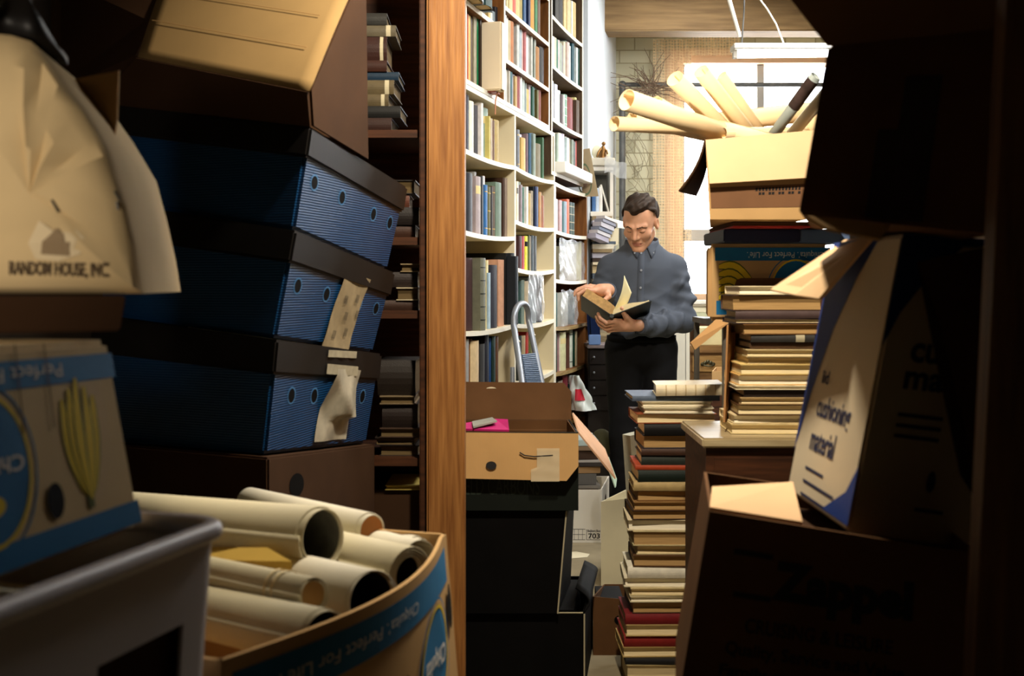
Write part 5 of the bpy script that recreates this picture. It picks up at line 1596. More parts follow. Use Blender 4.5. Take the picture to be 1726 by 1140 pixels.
# printed brown carton, bottom right, with a lit flap
h = Hex([P(1138, 1215, 1.50), P(1650, 1290, 1.36), P(1650, 1290, 1.36) + V(.05, .34, 0), P(1138, 1215, 1.50) + V(.05, .34, 0),
         P(1196, 862, 1.50), P(1652, 936, 1.36), P(1652, 936, 1.36) + V(.05, .34, -.004), P(1196, 862, 1.50) + V(.05, .34, -.004)])
c = thing('brown_carton', 'dark brown carton with large black lettering at the bottom right', 'carton', h.base())
walls(h, .006).build('body', M['dkcard'], c)
fn = h.face('f')
for s, a0, a1, b0, b1, w_ in (('Zappel', .28, .78, .58, .82, .05), ('CRUISING & LEISURE', .20, .72, .46, .53, .02), ('Quality, Service and Value', .14, .76, .33, .41, .02), ('Family owned', .13, .50, .23, .30, .02)):
    text(MB(), s, fn, a0, a1, b0, b1, w_).build('lettering', M['ink'], c)
rect(MB(), fn, .12, .27, .82, .845, .0008).build('rule', M['ink'], c)
rect(MB(), fn, .14, .28, .62, .645, .0008).build('rule', M['ink'], c)
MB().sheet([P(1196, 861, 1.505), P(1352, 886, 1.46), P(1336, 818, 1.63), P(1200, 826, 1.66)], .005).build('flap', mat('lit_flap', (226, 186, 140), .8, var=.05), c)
lab(solid(Hex([h.map(u, v, w_) for w_ in (.04, .88) for u, v in ((.05, .05), (.95, .05), (.95, .95), (.05, .95))])).build('packed_books', M['dkcard2']), 'dark contents of the lettered brown carton', 'books', kind='stuff')
lab(MB().hexa([V(.30, 1.32, 0), V(.85, 1.32, 0), V(.85, 1.75, 0), V(.30, 1.75, 0)] + [V(.30, 1.32, .60), V(.85, 1.32, .60), V(.85, 1.75, .60), V(.30, 1.75, .60)]).build('low_table', M['dkwood']), 'low dark table under the lettered brown carton', 'table')

# leaning plank at the right edge of the view
lab(MB().prism([P(1700, -60, 1.14), P(1790, -60, 1.10), P(1730, 1290, 1.10), P(1634, 1290, 1.14)], V(.01, .05, 0)).build('wooden_plank', mat('dim_plank', (112, 78, 44), .6, col2=(70, 46, 24), stretch=(8, 8, .6))), 'upright brown plank leaning at the right edge of the boxes', 'plank')

# ------------------------------------------------------------------ step ladder against the bookcase
def SP(px, py, v):                                       # a point in front of the shelves seen at px, py
    return S(uof(px, v), v, zof(px, py, v))
ld = thing('step_ladder', 'silver tube step ladder folded against the cream-white bookcase', 'ladder', S(uof(890), -.2, 0))
f0, f1 = SP(866, 548, -.10), SP(891, 540, -.10)
lo0, lo1 = SP(880, 645, -.19), SP(913, 645, -.19)
d0, d1 = (lo0 - f0).normalized(), (lo1 - f1).normalized()
g0, g1 = lo0 + (lo0 - f0) * .35, lo1 + (lo1 - f1) * .35
ft0, ft1 = V(g0.x, g0.y, 0), V(g1.x, g1.y, 0)
top = []
for k in range(13):
    a = math.pi * k / 12
    c_ = f0.lerp(f1, .5)
    top.append(c_ + (f0 - c_) * math.cos(a) + V(0, 0, .085 * math.sin(a) ** .7))
MB().tube([ft0, g0 - V(0, 0, .05), g0.lerp(f0, .06)] + [g0.lerp(f0, t) for t in (.3, .6, .9)] + top + [f1.lerp(g1, t) for t in (.1, .4, .7)] + [g1.lerp(f1, .06), g1 - V(0, 0, .05), ft1], .0135, 14).build('tube_frame', M['steel'], ld, smooth=True)
p0, p1 = f0.lerp(g0, .40), f1.lerp(g1, .40)
q0, q1 = f0.lerp(g0, .98), f1.lerp(g1, .98)
pl = MB()
for k in range(26):
    a = k / 26
    b_ = (k + .6) / 26
    c0, c1 = p0.lerp(q0, a), p1.lerp(q1, a)
    e0, e1 = p0.lerp(q0, b_), p1.lerp(q1, b_)
    ins = .12
    tn = (c1 - c0).cross(e0 - c0).normalized() * .010
    pl.hexa([p - tn for p in (c0.lerp(c1, ins), c0.lerp(c1, 1 - ins), e0.lerp(e1, 1 - ins), e0.lerp(e1, ins))] + [p + tn for p in (c0.lerp(c1, ins), c0.lerp(c1, 1 - ins), e0.lerp(e1, 1 - ins), e0.lerp(e1, ins))])
ins = .10
tn = (p1 - p0).cross(q0 - p0).normalized() * -.006
pl2 = MB()
pl2.hexa([p0.lerp(p1, ins), p0.lerp(p1, 1 - ins), q0.lerp(q1, 1 - ins), q0.lerp(q1, ins)] + [p + tn for p in (p0.lerp(p1, ins), p0.lerp(p1, 1 - ins), q0.lerp(q1, 1 - ins), q0.lerp(q1, ins))])
pl2.build('platform', mat('dark_tread', (58, 68, 86), .6), ld)
pl.build('tread_ribs', M['tread'], ld, weld=False)
bk0, bk1 = f0.lerp(g0, .55) + NU * .03, f1.lerp(g1, .40) + NU * .03
for bk, gg in ((bk0 - DU * .012, g0), (bk1, g1)):
    MB().tube([bk, V(gg.x, gg.y, 0) + NU * .05 - DU * .012], .010, 10).build('rear_leg', M['steel'], ld, smooth=True)
MB().ball(f0.lerp(g0, .22) - NU * .012, .006).build('rivet', M['white'], ld)
MB().ball(f1.lerp(g1, .18) - NU * .012, .006).build('rivet', M['white'], ld)

# ------------------------------------------------------------------ behind the man, left: white shelf with ornaments and paper stacks
et = thing('white_shelf_unit', 'narrow white shelf unit with paper stacks against the white wall', 'shelf', V(.60, 7.25, 0))
ex0, ex1 = P(986, 0, 7.2).x + .03, P(1032, 0, 7.2).x
for zc in (P(0, 282, 7.2).z, P(0, 358, 7.2).z, .9, .45):
    MB().box((ex0, 7.12, zc - .03), (ex1, 7.42, zc)).build('shelf', M['white'], et, bevel=.003)
MB().box((ex1 - .02, 7.13, 0), (ex1, 7.41, P(0, 282, 7.2).z - .031)).build('side_panel', M['white'], et)
MB().box((ex0, 7.42, 0), (ex1, 7.43, P(0, 282, 7.2).z)).build('back_panel', mat('grey_back', (150, 152, 148), .7), et)
# moulded cornice plate and ornament
zc = P(0, 282, 7.2).z
lab(MB().box((ex0 - .0, 7.10, zc + .001), (ex1 + .01, 7.34, zc + .05)).build('flat_box', mat('cream_box', (206, 200, 184), .7), bevel=.004), 'cream moulded box under the small bronze figurine', 'box')
fg = thing('figurine', 'small bronze figurine before a pale shell on the white shelf unit', 'ornament', P(1015, 270, 7.2))
fg.location.z = zc + .051
zf = zc + .051
xf = P(1016, 0, 7.2).x
bm_ = mat('bronze', (128, 92, 50), .35, metal=.7)
mb = MB()
mb.tube([V(xf, 7.2, zf), V(xf, 7.2, zf + .03), V(xf + .004, 7.19, zf + .06), V(xf, 7.19, zf + .085)], [.026, .024, .018, .008], 12)
mb.ball(V(xf + .004, 7.185, zf + .097), .013)
mb.tube([V(xf - .005, 7.19, zf + .07), V(xf + .022, 7.17, zf + .05), V(xf + .026, 7.16, zf + .03)], .006, 8)
mb.tube([V(xf - .01, 7.19, zf + .07), V(xf - .03, 7.17, zf + .04), V(xf - .04, 7.17, zf + .01)], .007, 8)
mb.build('figure', bm_, fg, smooth=True)
MB().ball(V(xf - .035, 7.23, zf + .048), (.032, .012, .047)).build('shell', mat('shell_cream', (224, 216, 186), .5), fg, smooth=True)
MB().ball(V(xf + .03, 7.22, zf + .034), (.02, .012, .034)).build('shell', mat('shell_cream', (224, 216, 186), .5), fg, smooth=True)
ps = MB()
ps.grid(lambda u, v: V(ex1 - .06 + .14 * u, 7.08 - .01 * math.sin(9 * u + 4 * v), zc + .05 - .10 * v - .05 * u * u + .01 * math.sin(8 * u)), 10, 6)
lab(ps.build('plastic_bag', M['filmclear'], smooth=True, angle=80), 'clear plastic bag draped over the corner of the white shelf unit', 'bag')
# upright papers on the shelf
z3 = P(0, 358, 7.2).z
xs = ex0 + .012
for i, (t, c_, hh2, lb_) in enumerate([(.022, (70, 110, 160), .15, 'blue book upright on the white shelf unit'), (.02, (190, 206, 226), .15, 'pale blue book upright on the white shelf unit'), (.022, (232, 230, 224), .16, 'white book upright on the white shelf unit')]):
    book('book', lb_, V(xs, 7.15, z3 + .0005), V(t, 0, 0), V(0, .16, 0), V(0, 0, hh2), bookmat(c_), M['pages'], group='books on the white shelf unit')
    xs += t + .001
lab(MB().obox(V(xs + .034, 7.15, z3 + .001), V(.01, 0, .003), V(0, .18, 0), V(-.05, 0, .17)).build('white_board', M['white']), 'white board leaning against the upright books on the white shelf unit', 'board')
# heaps of papers / journals beneath, each a stack of things
zz = .931
i = 0
cols = [((196, 178, 140), 'tan'), ((222, 210, 180), 'cream'), ((60, 48, 42), 'dark brown'), ((206, 206, 222), 'lilac-white'), ((150, 130, 96), 'brown'), ((232, 226, 208), 'white'), ((84, 96, 110), 'slate'), ((210, 190, 146), 'buff')]
while zz < z3 - .06:
    c_, nm = cols[i % 8]
    t = (.022, .03, .018, .026, .034)[i % 5]
    i += 1
    lab(MB().obox(V(ex0 + .005, 7.0 + .012 * (i % 3), zz), V(.11 + .012 * (i % 4), .004, 0), V(0, .22, 0), V(0, 0, t - .001)).build('journal', mat('journal_' + nm.replace('-', '_').replace(' ', '_'), c_, .75, var=.15, scale=50, stretch=(1, 1, 6))),
        '%s journal, %s from the foot of the pile on the white shelf unit' % (nm, ORD[i]), 'journal', 'journals piled on the white shelf unit')
    zz += t
lab(MB().box((ex0 + .005, 6.99, 0), (ex0 + .16, 7.11, .93)).build('journal_pile', mat('journal_edges', (150, 132, 100), .8, var=.5, scale=60, stretch=(1, 1, 14))), 'dim pile of journals reaching the floor under the white shelf unit', 'journals', kind='stuff')
zz = P(0, 402, 7.0).z
for i, (t, c_, nm) in enumerate([(.03, (200, 198, 220), 'lilac'), (.022, (232, 232, 240), 'white'), (.02, (150, 160, 184), 'blue-grey'), (.028, (224, 224, 236), 'bright white'), (.02, (176, 180, 200), 'pale slate'), (.018, (240, 238, 240), 'snow white')]):
    lab(MB().obox(V(P(1002 + 3 * i, 0, 7.0).x, 6.985 - .1, zz), V(.085, .07, -.03), V(-.05, .05, 0), V(0, 0, t - .002)).build('pamphlet', mat('pamphlet_%d' % i, c_, .6, var=.1)), '%s pamphlet slanting in the pile by the white wall' % nm, 'pamphlet', 'pamphlets slanting by the white wall')
    zz += t
lab(MB().sheet([P(1024, 383, 7.1), P(1043, 386, 7.1), P(1042, 412, 7.1), P(1024, 420, 7.1)], .01).build('white_sheet', M['paper']), 'white sheet standing behind the man\'s shoulder', 'paper')
shf = thing('wall_shelf', 'small white wall shelf jutting beside the man\'s head', 'shelf', P(1030, 378, 7.25))
MB().hexa([P(1023, 376, 7.3), P(1041, 384, 7.15), V(.87, 7.6, P(1041, 384, 7.15).z), V(.7, 7.7, P(1023, 376, 7.3).z), P(1023, 366, 7.3), P(1041, 376, 7.15), V(.87, 7.6, P(1041, 376, 7.15).z), V(.7, 7.7, P(1023, 366, 7.3).z)]).build('board', M['white'], shf)

# dark cabinet in the gap with blue clutter on top
dc = thing('black_cabinet', 'black drawer cabinet in the gap between the oak bookcase and the man', 'cabinet', V(.52, 6.7, 0))
dx0, dx1 = P(991, 0, 6.6).x, P(1030, 0, 6.6).x
dz = P(0, 582, 6.6).z
MB().box((dx0, 6.6, 0), (dx1, 6.95, dz - .02)).build('carcass', mat('black_lacquer', (30, 24, 22), .4, spec=.4), dc, bevel=.004)
MB().box((dx0 - .004, 6.58, dz - .019), (dx1 + .004, 6.96, dz)).build('top', mat('grey_top', (124, 112, 112), .4), dc, bevel=.003)
for k in range(4):
    d_ = MB().box((dx0 + .01, 6.594, dz - .11 - .09 * k), (dx1 - .01, 6.601, dz - .03 - .09 * k)).build('drawer', mat('black_lacquer', (30, 24, 22), .4), dc)
    MB().ball(V(dx0 + .035, 6.588, dz - .07 - .09 * k), .007).build('knob', M['steel'], d_)
lab(MB().obox(V(dx0 + .005, 6.62, dz + .001), V(.075, .02, 0), V(0, .2, 0), V(-.012, 0, .22)).build('blue_case', mat('navy_gloss', (22, 34, 64), .15, spec=.7), bevel=.02), 'glossy navy case standing on the black drawer cabinet', 'case')
lab(MB().obox(V(dx0 + .004, 6.59, dz + .001), V(.07, .0, 0), V(0, .025, 0), V(0, 0, .06)).build('blue_box', mat('pale_blue_box', (110, 140, 190), .5), bevel=.004), 'small pale blue box before the navy case on the black cabinet', 'box')

# right of the man: white cupboard panel, chest of drawers, window-sill clutter
wc = thing('white_cupboard', 'white cupboard standing just right of the man\'s hip', 'cupboard', V(P(1148, 0, 6.6).x, 6.75, 0))
wz = P(0, 528, 6.5).z
MB().box((P(1120, 0, 6.5).x, 6.5, 0), (P(1163, 0, 6.5).x, 6.95, wz)).build('body', M['whitelam'], wc, bevel=.012)
MB().box((P(1124, 0, 6.5).x, 6.493, .05), (P(1156, 0, 6.5).x, 6.5, wz - .03)).build('door', M['whitelam'], wc, bevel=.004)
ch = thing('chest_of_drawers', 'brown wooden chest of drawers with ornate handle below the window', 'drawers', V(P(1195, 0, 7.5).x, 7.7, 0))
kx0, kx1 = P(1164, 0, 7.5).x, 1.75
kz = P(0, 583, 7.5).z
MB().box((kx0, 7.52, 0), (kx1, 8.05, kz - .05)).build('carcass', M['deskwood'], ch)
MB().box((kx0 - .01, 7.49, kz - .05), (kx1, 8.06, kz)).build('top', M['deskwood'], ch, bevel=.006)
d_ = MB().box((kx0 + .012, 7.50, P(0, 627, 7.5).z), (kx1 - .02, 7.52, P(0, 600, 7.5).z)).build('drawer', mat('drawer_front', (176, 138, 80), .45, spec=.4, col2=(140, 102, 54), stretch=(.7, 5, 6)), ch, bevel=.003)
hd = MB()
hx, hz_ = P(1193, 0, 7.5).x, P(0, 612, 7.5).z
hd.tube([V(hx - .035, 7.495, hz_), V(hx - .03, 7.47, hz_ - .014), V(hx, 7.465, hz_ - .02), V(hx + .03, 7.47, hz_ - .014), V(hx + .035, 7.495, hz_)], .005, 8)
for k in range(-2, 3):
    hd.ball(V(hx + k * .018, 7.494, hz_ + .008 * math.cos(k * 1.5)), (.013, .005, .013))
hd.build('handle', mat('dark_brass', (84, 80, 60), .35, metal=.8), d_, smooth=True)
MB().box((kx0 + .012, 7.50, .10), (kx1 - .02, 7.52, P(0, 640, 7.5).z)).build('drawer', M['dkwood'], ch)
lab(MB().box((P(1178, 0, 7.55).x, 7.55, kz + .001), (P(1222, 0, 7.55).x, 7.9, P(0, 553, 7.55).z)).build('cream_box', mat('cream_file_box', (222, 208, 158), .7), bevel=.003), 'cream box sitting on the chest of drawers', 'box')
lab(MB().box((P(1150, 0, 7.75).x, 7.75, kz + .001), (P(1177, 0, 7.75).x, 7.95, P(0, 548, 7.75).z)).build('dark_box', M['dkcard2']), 'dark box left of the cream one on the chest of drawers', 'box')
lab(MB().box((kx0 + .005, 7.96, kz + .001), (1.78, 8.05, P(0, 545, 8.0).z)).build('riser_shelf', M['dkwood']), 'dark shelf riser at the back of the chest of drawers', 'shelf')
z_ = P(0, 545, 8.0).z + .001
for i, (t, c_, xo, nm) in enumerate([(.045, (206, 196, 150), .0, 'buff paper bundle lowest below the window'), (.03, (196, 200, 170), .03, 'pale green paper bundle second up below the window'), (.04, (222, 216, 190), -.01, 'cream paper bundle third up below the window'), (.02, (160, 150, 130), .02, 'grey-brown folder fourth up below the window'), (.028, (236, 234, 226), .0, 'white paper bundle topmost below the window')]):
    lab(MB().obox(V(P(1156, 0, 7.97).x + xo, 7.97, z_), V(.30, .01 * (-1) ** i, 0), V(0, .17, 0), V(0, 0, t - .001)).build('paper_bundle', mat('bundle_%d' % i, c_, .7, var=.12, scale=40, stretch=(1, 1, 6)), bevel=.003), nm, 'paper', 'paper bundles below the window')
    z_ += t
bx_ = thing('small_box', 'small open tan box in front of the chest of drawers', 'box', P(1212, 648, 6.9))
h = Hex([P(1200, 650, 6.9), P(1219, 650, 6.9), P(1221, 640, 7.1), P(1206, 640, 7.1), P(1200, 626, 6.9), P(1219, 626, 6.9), P(1220, 619, 7.1), P(1207, 619, 7.1)])
walls(h, .006).build('body', M['card'], bx_)
hz2 = min(p.z for p in h.c)
lab(MB().box((P(1166, 0, 6.85).x, 6.85, 0), (P(1222, 0, 6.85).x, 7.3, hz2 - .001)).build('side_table', M['dkwood']), 'low dark side table in front of the chest of drawers', 'table')

# ------------------------------------------------------------------ the man reading
def snets(f, lo, hi, h, B=8):
    """surface nets over a signed distance function, evaluated only near the surface"""
    lo, hi = np.array(lo, float), np.array(hi, float)
    n = np.ceil((hi - lo) / h).astype(int)
    nb = (n + B - 1) // B
    n = nb * B
    ci = np.stack(np.meshgrid(*[np.arange(k) for k in nb], indexing='ij'), -1).reshape(-1, 3)
    cc = lo + (ci * B + (B - 1) / 2) * h
    d = f(cc)
    big = np.where(d < 0, -1., 1.).reshape(nb)
    vals = np.repeat(np.repeat(np.repeat(big, B, 0), B, 1), B, 2).astype(np.float32)
    act = ci[np.abs(d) < 1.5 * B * h]
    off = np.stack(np.meshgrid(*[np.arange(B)] * 3, indexing='ij'), -1).reshape(-1, 3)
    for k in range(0, len(act), 400):
        ix = (act[k:k + 400, None, :] * B + off[None]).reshape(-1, 3)
        vals[ix[:, 0], ix[:, 1], ix[:, 2]] = f(lo + ix * h)
    ins = vals < 0
    c8 = [(a, b, c) for a in (0, 1) for b in (0, 1) for c in (0, 1)]
    sl = lambda A, o: A[o[0]:n[0] - 1 + o[0], o[1]:n[1] - 1 + o[1], o[2]:n[2] - 1 + o[2]]
    cnt = sum(sl(ins, o).astype(np.int8) for o in c8)
    cells = np.argwhere((cnt > 0) & (cnt < 8))
    idx = -np.ones(n - 1, dtype=np.int64)
    idx[cells[:, 0], cells[:, 1], cells[:, 2]] = np.arange(len(cells))
    acc = np.zeros((len(cells), 3))
    num = np.zeros(len(cells))
    for a in c8:
        for ax in range(3):
            if a[ax]:
                continue
            b = list(a)
            b[ax] = 1
            va = vals[cells[:, 0] + a[0], cells[:, 1] + a[1], cells[:, 2] + a[2]]
            vb = vals[cells[:, 0] + b[0], cells[:, 1] + b[1], cells[:, 2] + b[2]]
            m = (va < 0) != (vb < 0)
            t = np.where(m, va / np.where(m, va - vb, 1), 0)
            p = np.array(a, float)[None] + np.zeros((len(cells), 3))
            p[:, ax] += t
            acc[m] += p[m]
            num[m] += 1
    vs = lo + (cells + acc / num[:, None]) * h
    fs = []
    for ax in range(3):
        o1, o2 = [(1, 2), (2, 0), (0, 1)][ax]
        s0 = [slice(1, n[k] - 1) for k in range(3)]
        s1 = list(s0)
        s0[ax] = slice(0, n[ax] - 1)
        s1[ax] = slice(1, n[ax])
        A, Bv = ins[tuple(s0)], ins[tuple(s1)]
        e = np.argwhere(A != Bv)
        if not len(e):
            continue
        sgn = A[e[:, 0], e[:, 1], e[:, 2]]
        base = e + 1
        base[:, ax] -= 1
        def g(d1, d2):
            q_ = base.copy()
            q_[:, o1] -= d1
            q_[:, o2] -= d2
            return idx[q_[:, 0], q_[:, 1], q_[:, 2]]
        qd = np.stack([g(1, 1), g(0, 1), g(0, 0), g(1, 0)], 1)
        qd[~sgn] = qd[~sgn][:, ::-1]
        fs.append(qd[(qd >= 0).all(1)])
    return vs, np.concatenate(fs)

def cone(p, a, b, ra, rb):
    a, b = np.array(a, float), np.array(b, float)
    ba = b - a
    t = np.clip(((p - a) @ ba) / (ba @ ba), 0, 1)
    return np.linalg.norm(p - a - t[:, None] * ba, axis=1) - (ra + (rb - ra) * t)
def ell(p, c, r, R=None):
    q_ = p - np.array(c, float)
    if R is not None:
        q_ = q_ @ R
    r = np.array(r, float)
    k0 = np.linalg.norm(q_ / r, axis=1)
    k1 = np.linalg.norm(q_ / r ** 2, axis=1) + 1e-9
    return k0 * (k0 - 1) / k1
def smin(a, b, k):
    h_ = np.clip(.5 + .5 * (b - a) / k, 0, 1)
    return b + (a - b) * h_ - k * h_ * (1 - h_)
def smax(a, b, k):
    return -smin(-a, -b, k)
def chain(p, pts, rs, k=.01):
    d = None
    for i in range(len(pts) - 1):
        e = cone(p, pts[i], pts[i + 1], rs[i], rs[i + 1])
        d = e if d is None else smin(d, e, k)
    return d

X0, Y0 = .645, 5.62
def Q(px, py, Y):
    return np.array(P(px, py, Y))
# head frame: x to the man's left (image right), y forward out of the face, z up
yaw, pitch, roll = math.radians(24), math.radians(34), math.radians(-4)
fwd = Vector((-math.sin(yaw), -math.cos(yaw), 0))
lft = Vector((math.cos(yaw), -math.sin(yaw), 0))
upv = Vector((0, 0, 1))
fw2 = (fwd * math.cos(pitch) - upv * math.sin(pitch))
up2 = (upv * math.cos(pitch) + fwd * math.sin(pitch))
lf2 = lft * math.cos(roll) + up2 * math.sin(roll)
up3 = up2 * math.cos(roll) - lft * math.sin(roll)
HR = np.array([list(lf2), list(fw2), list(up3)])          # rows: local axes in the room
HC = Q(1079, 374, 5.53)
HS = 1.03
def head_local(p):
    return (p - HC) @ HR.T / HS
def head_room(q_):
    return HC + (np.array(q_) * HS) @ HR

def head_sdf(p):
    q_ = head_local(p)
    s = q_.copy()
    s[:, 0] = np.abs(s[:, 0])
    d = ell(q_, (0, -.015, .035), (.076, .098, .086))
    d = smin(d, ell(q_, (0, .030, -.030), (.062, .066, .088)), .03)
    d = smin(d, cone(s, (.046, .005, -.062), (.014, .072, -.106), .020, .017), .03)
    d = smin(d, ell(q_, (0, .082, -.105), (.020, .014, .016)), .018)
    d = smin(d, ell(s, (.044, .062, -.028), (.022, .018, .020)), .02)              # cheekbone
    d = smin(d, cone(s, (.012, .091, .022), (.044, .073, .022), .0095, .008), .016)   # brow
    d = smax(d, -ell(s, (.032, .100, .002), (.017, .016, .011)), .012)               # eye socket
    d = smin(d, ell(s, (.031, .079, .001), (.0145, .0125, .0115)), .004)             # closed lids over the eye
    d = smin(d, cone(q_, (0, .090, .014), (0, .113, -.026), .0075, .0115), .012)       # nose
    d = smin(d, ell(s, (.0125, .099, -.031), (.0085, .011, .008)), .008)
    d = smax(d, -ell(s, (.006, .104, -.041), (.004, .006, .003)), .003)
    d = smin(d, ell(q_, (0, .085, -.063), (.025, .012, .0075)), .008)                # lips
    d = smin(d, ell(q_, (0, .084, -.075), (.021, .011, .0075)), .008)
    d = smax(d, -cone(s, (0, .0985, -.0685), (.024, .085, -.0685), .0022, .0018), .003)
    d = smax(d, -cone(s, (.026, .094, -.040), (.034, .078, -.066), .0022, .002), .008)   # fold beside the mouth
    e = ell(s, (.079, -.008, -.010), (.011, .020, .033))
    e = smax(e, -ell(s, (.088, -.004, -.006), (.007, .011, .019)), .006)
    d = smin(d, e, .008)
    return d * HS

SH_R, SH_L = np.array([X0 - .158, Y0 + .01, 1.335]), np.array([X0 + .165, Y0 + .0, 1.335])
EL_R, EL_L = np.array([X0 - .215, Y0 - .02, 1.135]), np.array([X0 + .205, Y0 - .05, 1.075])
WR_R, WR_L = Q(1026, 489, 5.34), Q(1076, 549, 5.33)
NECK0, NECK1 = np.array([X0, Y0 + .03, 1.37]), HC + np.array([.005, .05, -.06])

# the open book: spine line from its near (top) end back towards the man
BF = np.array(P(1031, 533, 5.20))
bs = np.array([.06, .93, -.30]); bs = bs / np.linalg.norm(bs)
bl_ = np.array(P(981, 500, 5.20)) - BF
br_ = np.array(P(1096, 509, 5.20)) - BF
Hb = .225

def hand_pts():
    """finger joints of both hands in the room"""
    out = []
    # right hand (image left) lies over the left page block, fingers beyond its outer edge
    z = lambda x, y, Y: Q(x, y, Y)
    k = [z(1000, 491, 5.245), z(1003, 488, 5.275), z(1007, 486, 5.305), z(1012, 485, 5.335)]
    mid = [z(986, 489, 5.225), z(985, 485, 5.262), z(988, 483, 5.300), z(995, 482, 5.33)]
    tip = [z(974, 497, 5.215), z(971, 491, 5.25), z(974, 488, 5.29), z(983, 486, 5.325)]
    fin = [z(975, 506, 5.215), z(967, 498, 5.245), z(969, 494, 5.285), z(979, 491, 5.322)]
    R = [(k[i], mid[i], tip[i], fin[i]) for i in range(4)]
    thR = (z(1024, 492, 5.30), z(1026, 500, 5.26), z(1018, 507, 5.235), z(1010, 508, 5.222))
    # left hand (image right) holds the spine from below
    k2 = [z(1036, 541, 5.24), z(1035, 546, 5.255), z(1036, 551, 5.275), z(1039, 555, 5.295)]
    m2 = [z(1022, 544, 5.225), z(1020, 549, 5.245), z(1021, 555, 5.265), z(1026, 558, 5.29)]
    t2 = [z(1012, 537, 5.225), z(1010, 542, 5.245), z(1011, 548, 5.265), z(1017, 552, 5.29)]
    f2_ = [z(1008, 529, 5.23), z(1005, 534, 5.25), z(1006, 540, 5.27), z(1012, 545, 5.29)]
    L = [(k2[i], m2[i], t2[i], f2_[i]) for i in range(4)]
    thL = (z(1062, 543, 5.28), z(1055, 534, 5.235), z(1050, 526, 5.215), z(1048, 520, 5.208))
    return R, thR, L, thL
RF, RT, LF, LT = hand_pts()
def hands_sdf(p):
    d = cone(p, WR_R, Q(1013, 490, 5.29), .026, .030)
    palm = None
    for i, c_ in enumerate(RF):
        e = cone(p, WR_R + (c_[0] - WR_R) * .25, c_[0], .017, .0125)
        palm = e if palm is None else smin(palm, e, .016)
    d = smin(d, palm, .02)
    for i, c_ in enumerate(RF):
        d = smin(d, chain(p, c_, (.0115, .0100, .0090, .0078), .003), .005)
    d = smin(d, chain(p, RT, (.017, .0125, .0105, .009), .005), .010)
    e = cone(p, WR_L, Q(1052, 548, 5.28), .026, .030)
    for i, c_ in enumerate(LF):
        e = smin(e, cone(p, WR_L + (c_[0] - WR_L) * .3, c_[0], .019, .0130), .016)
    for i, c_ in enumerate(LF):
        e = smin(e, chain(p, c_, (.0118, .0102, .0092, .008), .003), .005)
    e = smin(e, chain(p, LT, (.019, .0135, .011, .0095), .005), .010)
    return np.minimum(d, e)

HIP_R, HIP_L = np.array([X0 - .085, Y0 + .01, .93]), np.array([X0 + .085, Y0 + .01, .93])
KN_R, KN_L = np.array([X0 - .085, Y0 - .01, .50]), np.array([X0 + .095, Y0 - .0, .50])
AN_R, AN_L = np.array([X0 - .085, Y0 + .03, .09]), np.array([X0 + .10, Y0 + .04, .09])

def body_sdf(p):
    d = head_sdf(p)
    d = smin(d, cone(p, NECK0, NECK1, .060, .054), .03)
    t = ell(p, (X0, Y0 + .01, 1.25), (.150, .095, .19))
    t = smin(t, cone(p, SH_R + [.03, 0, 0], SH_L - [.03, 0, 0], .052, .052), .06)
    t = smin(t, ell(p, (X0, Y0 + .0, 1.03), (.135, .10, .16)), .06)
    for s_, e_, w_ in ((SH_R, EL_R, WR_R), (SH_L, EL_L, WR_L)):
        t = smin(t, cone(p, s_, e_, .044, .036), .03)
        t = smin(t, cone(p, e_, w_, .036, .025), .012)
    for h_, k_, a_ in ((HIP_R, KN_R, AN_R), (HIP_L, KN_L, AN_L)):
        t = smin(t, cone(p, h_, k_, .075, .052), .03)
        t = smin(t, cone(p, k_, a_, .050, .034), .012)
        t = smin(t, cone(p, a_ + [0, .02, -.045], a_ + [0, -.13, -.06], .032, .024), .02)
    d = smin(d, t, .03)
    d = smin(d, hands_sdf(p), .012)
    return d

def folds(p, a, b, n_, amp, w_):
    """soft drag folds running slantwise along a limb between a and b"""
    ba = b - a
    t = ((p - a) @ ba) / (ba @ ba)
    q_ = p - a - t[:, None] * ba
    th = np.arctan2(q_[:, 2] * .7 + q_[:, 1] * .7, q_[:, 0])
    s_ = np.sin(t * n_ * 3.6 + 1.7 * th + w_) * (.6 + .4 * np.sin(3 * th + 5 * t + w_ * 2))
    s2 = np.sin(t * n_ * 7.1 - 1.2 * th + 2.2 * w_)
    return amp * (s_ - .6 * np.abs(s_) + .3 * s2) * np.clip(t * 3, 0, 1) * np.clip((1.15 - t) * 4, 0, 1)

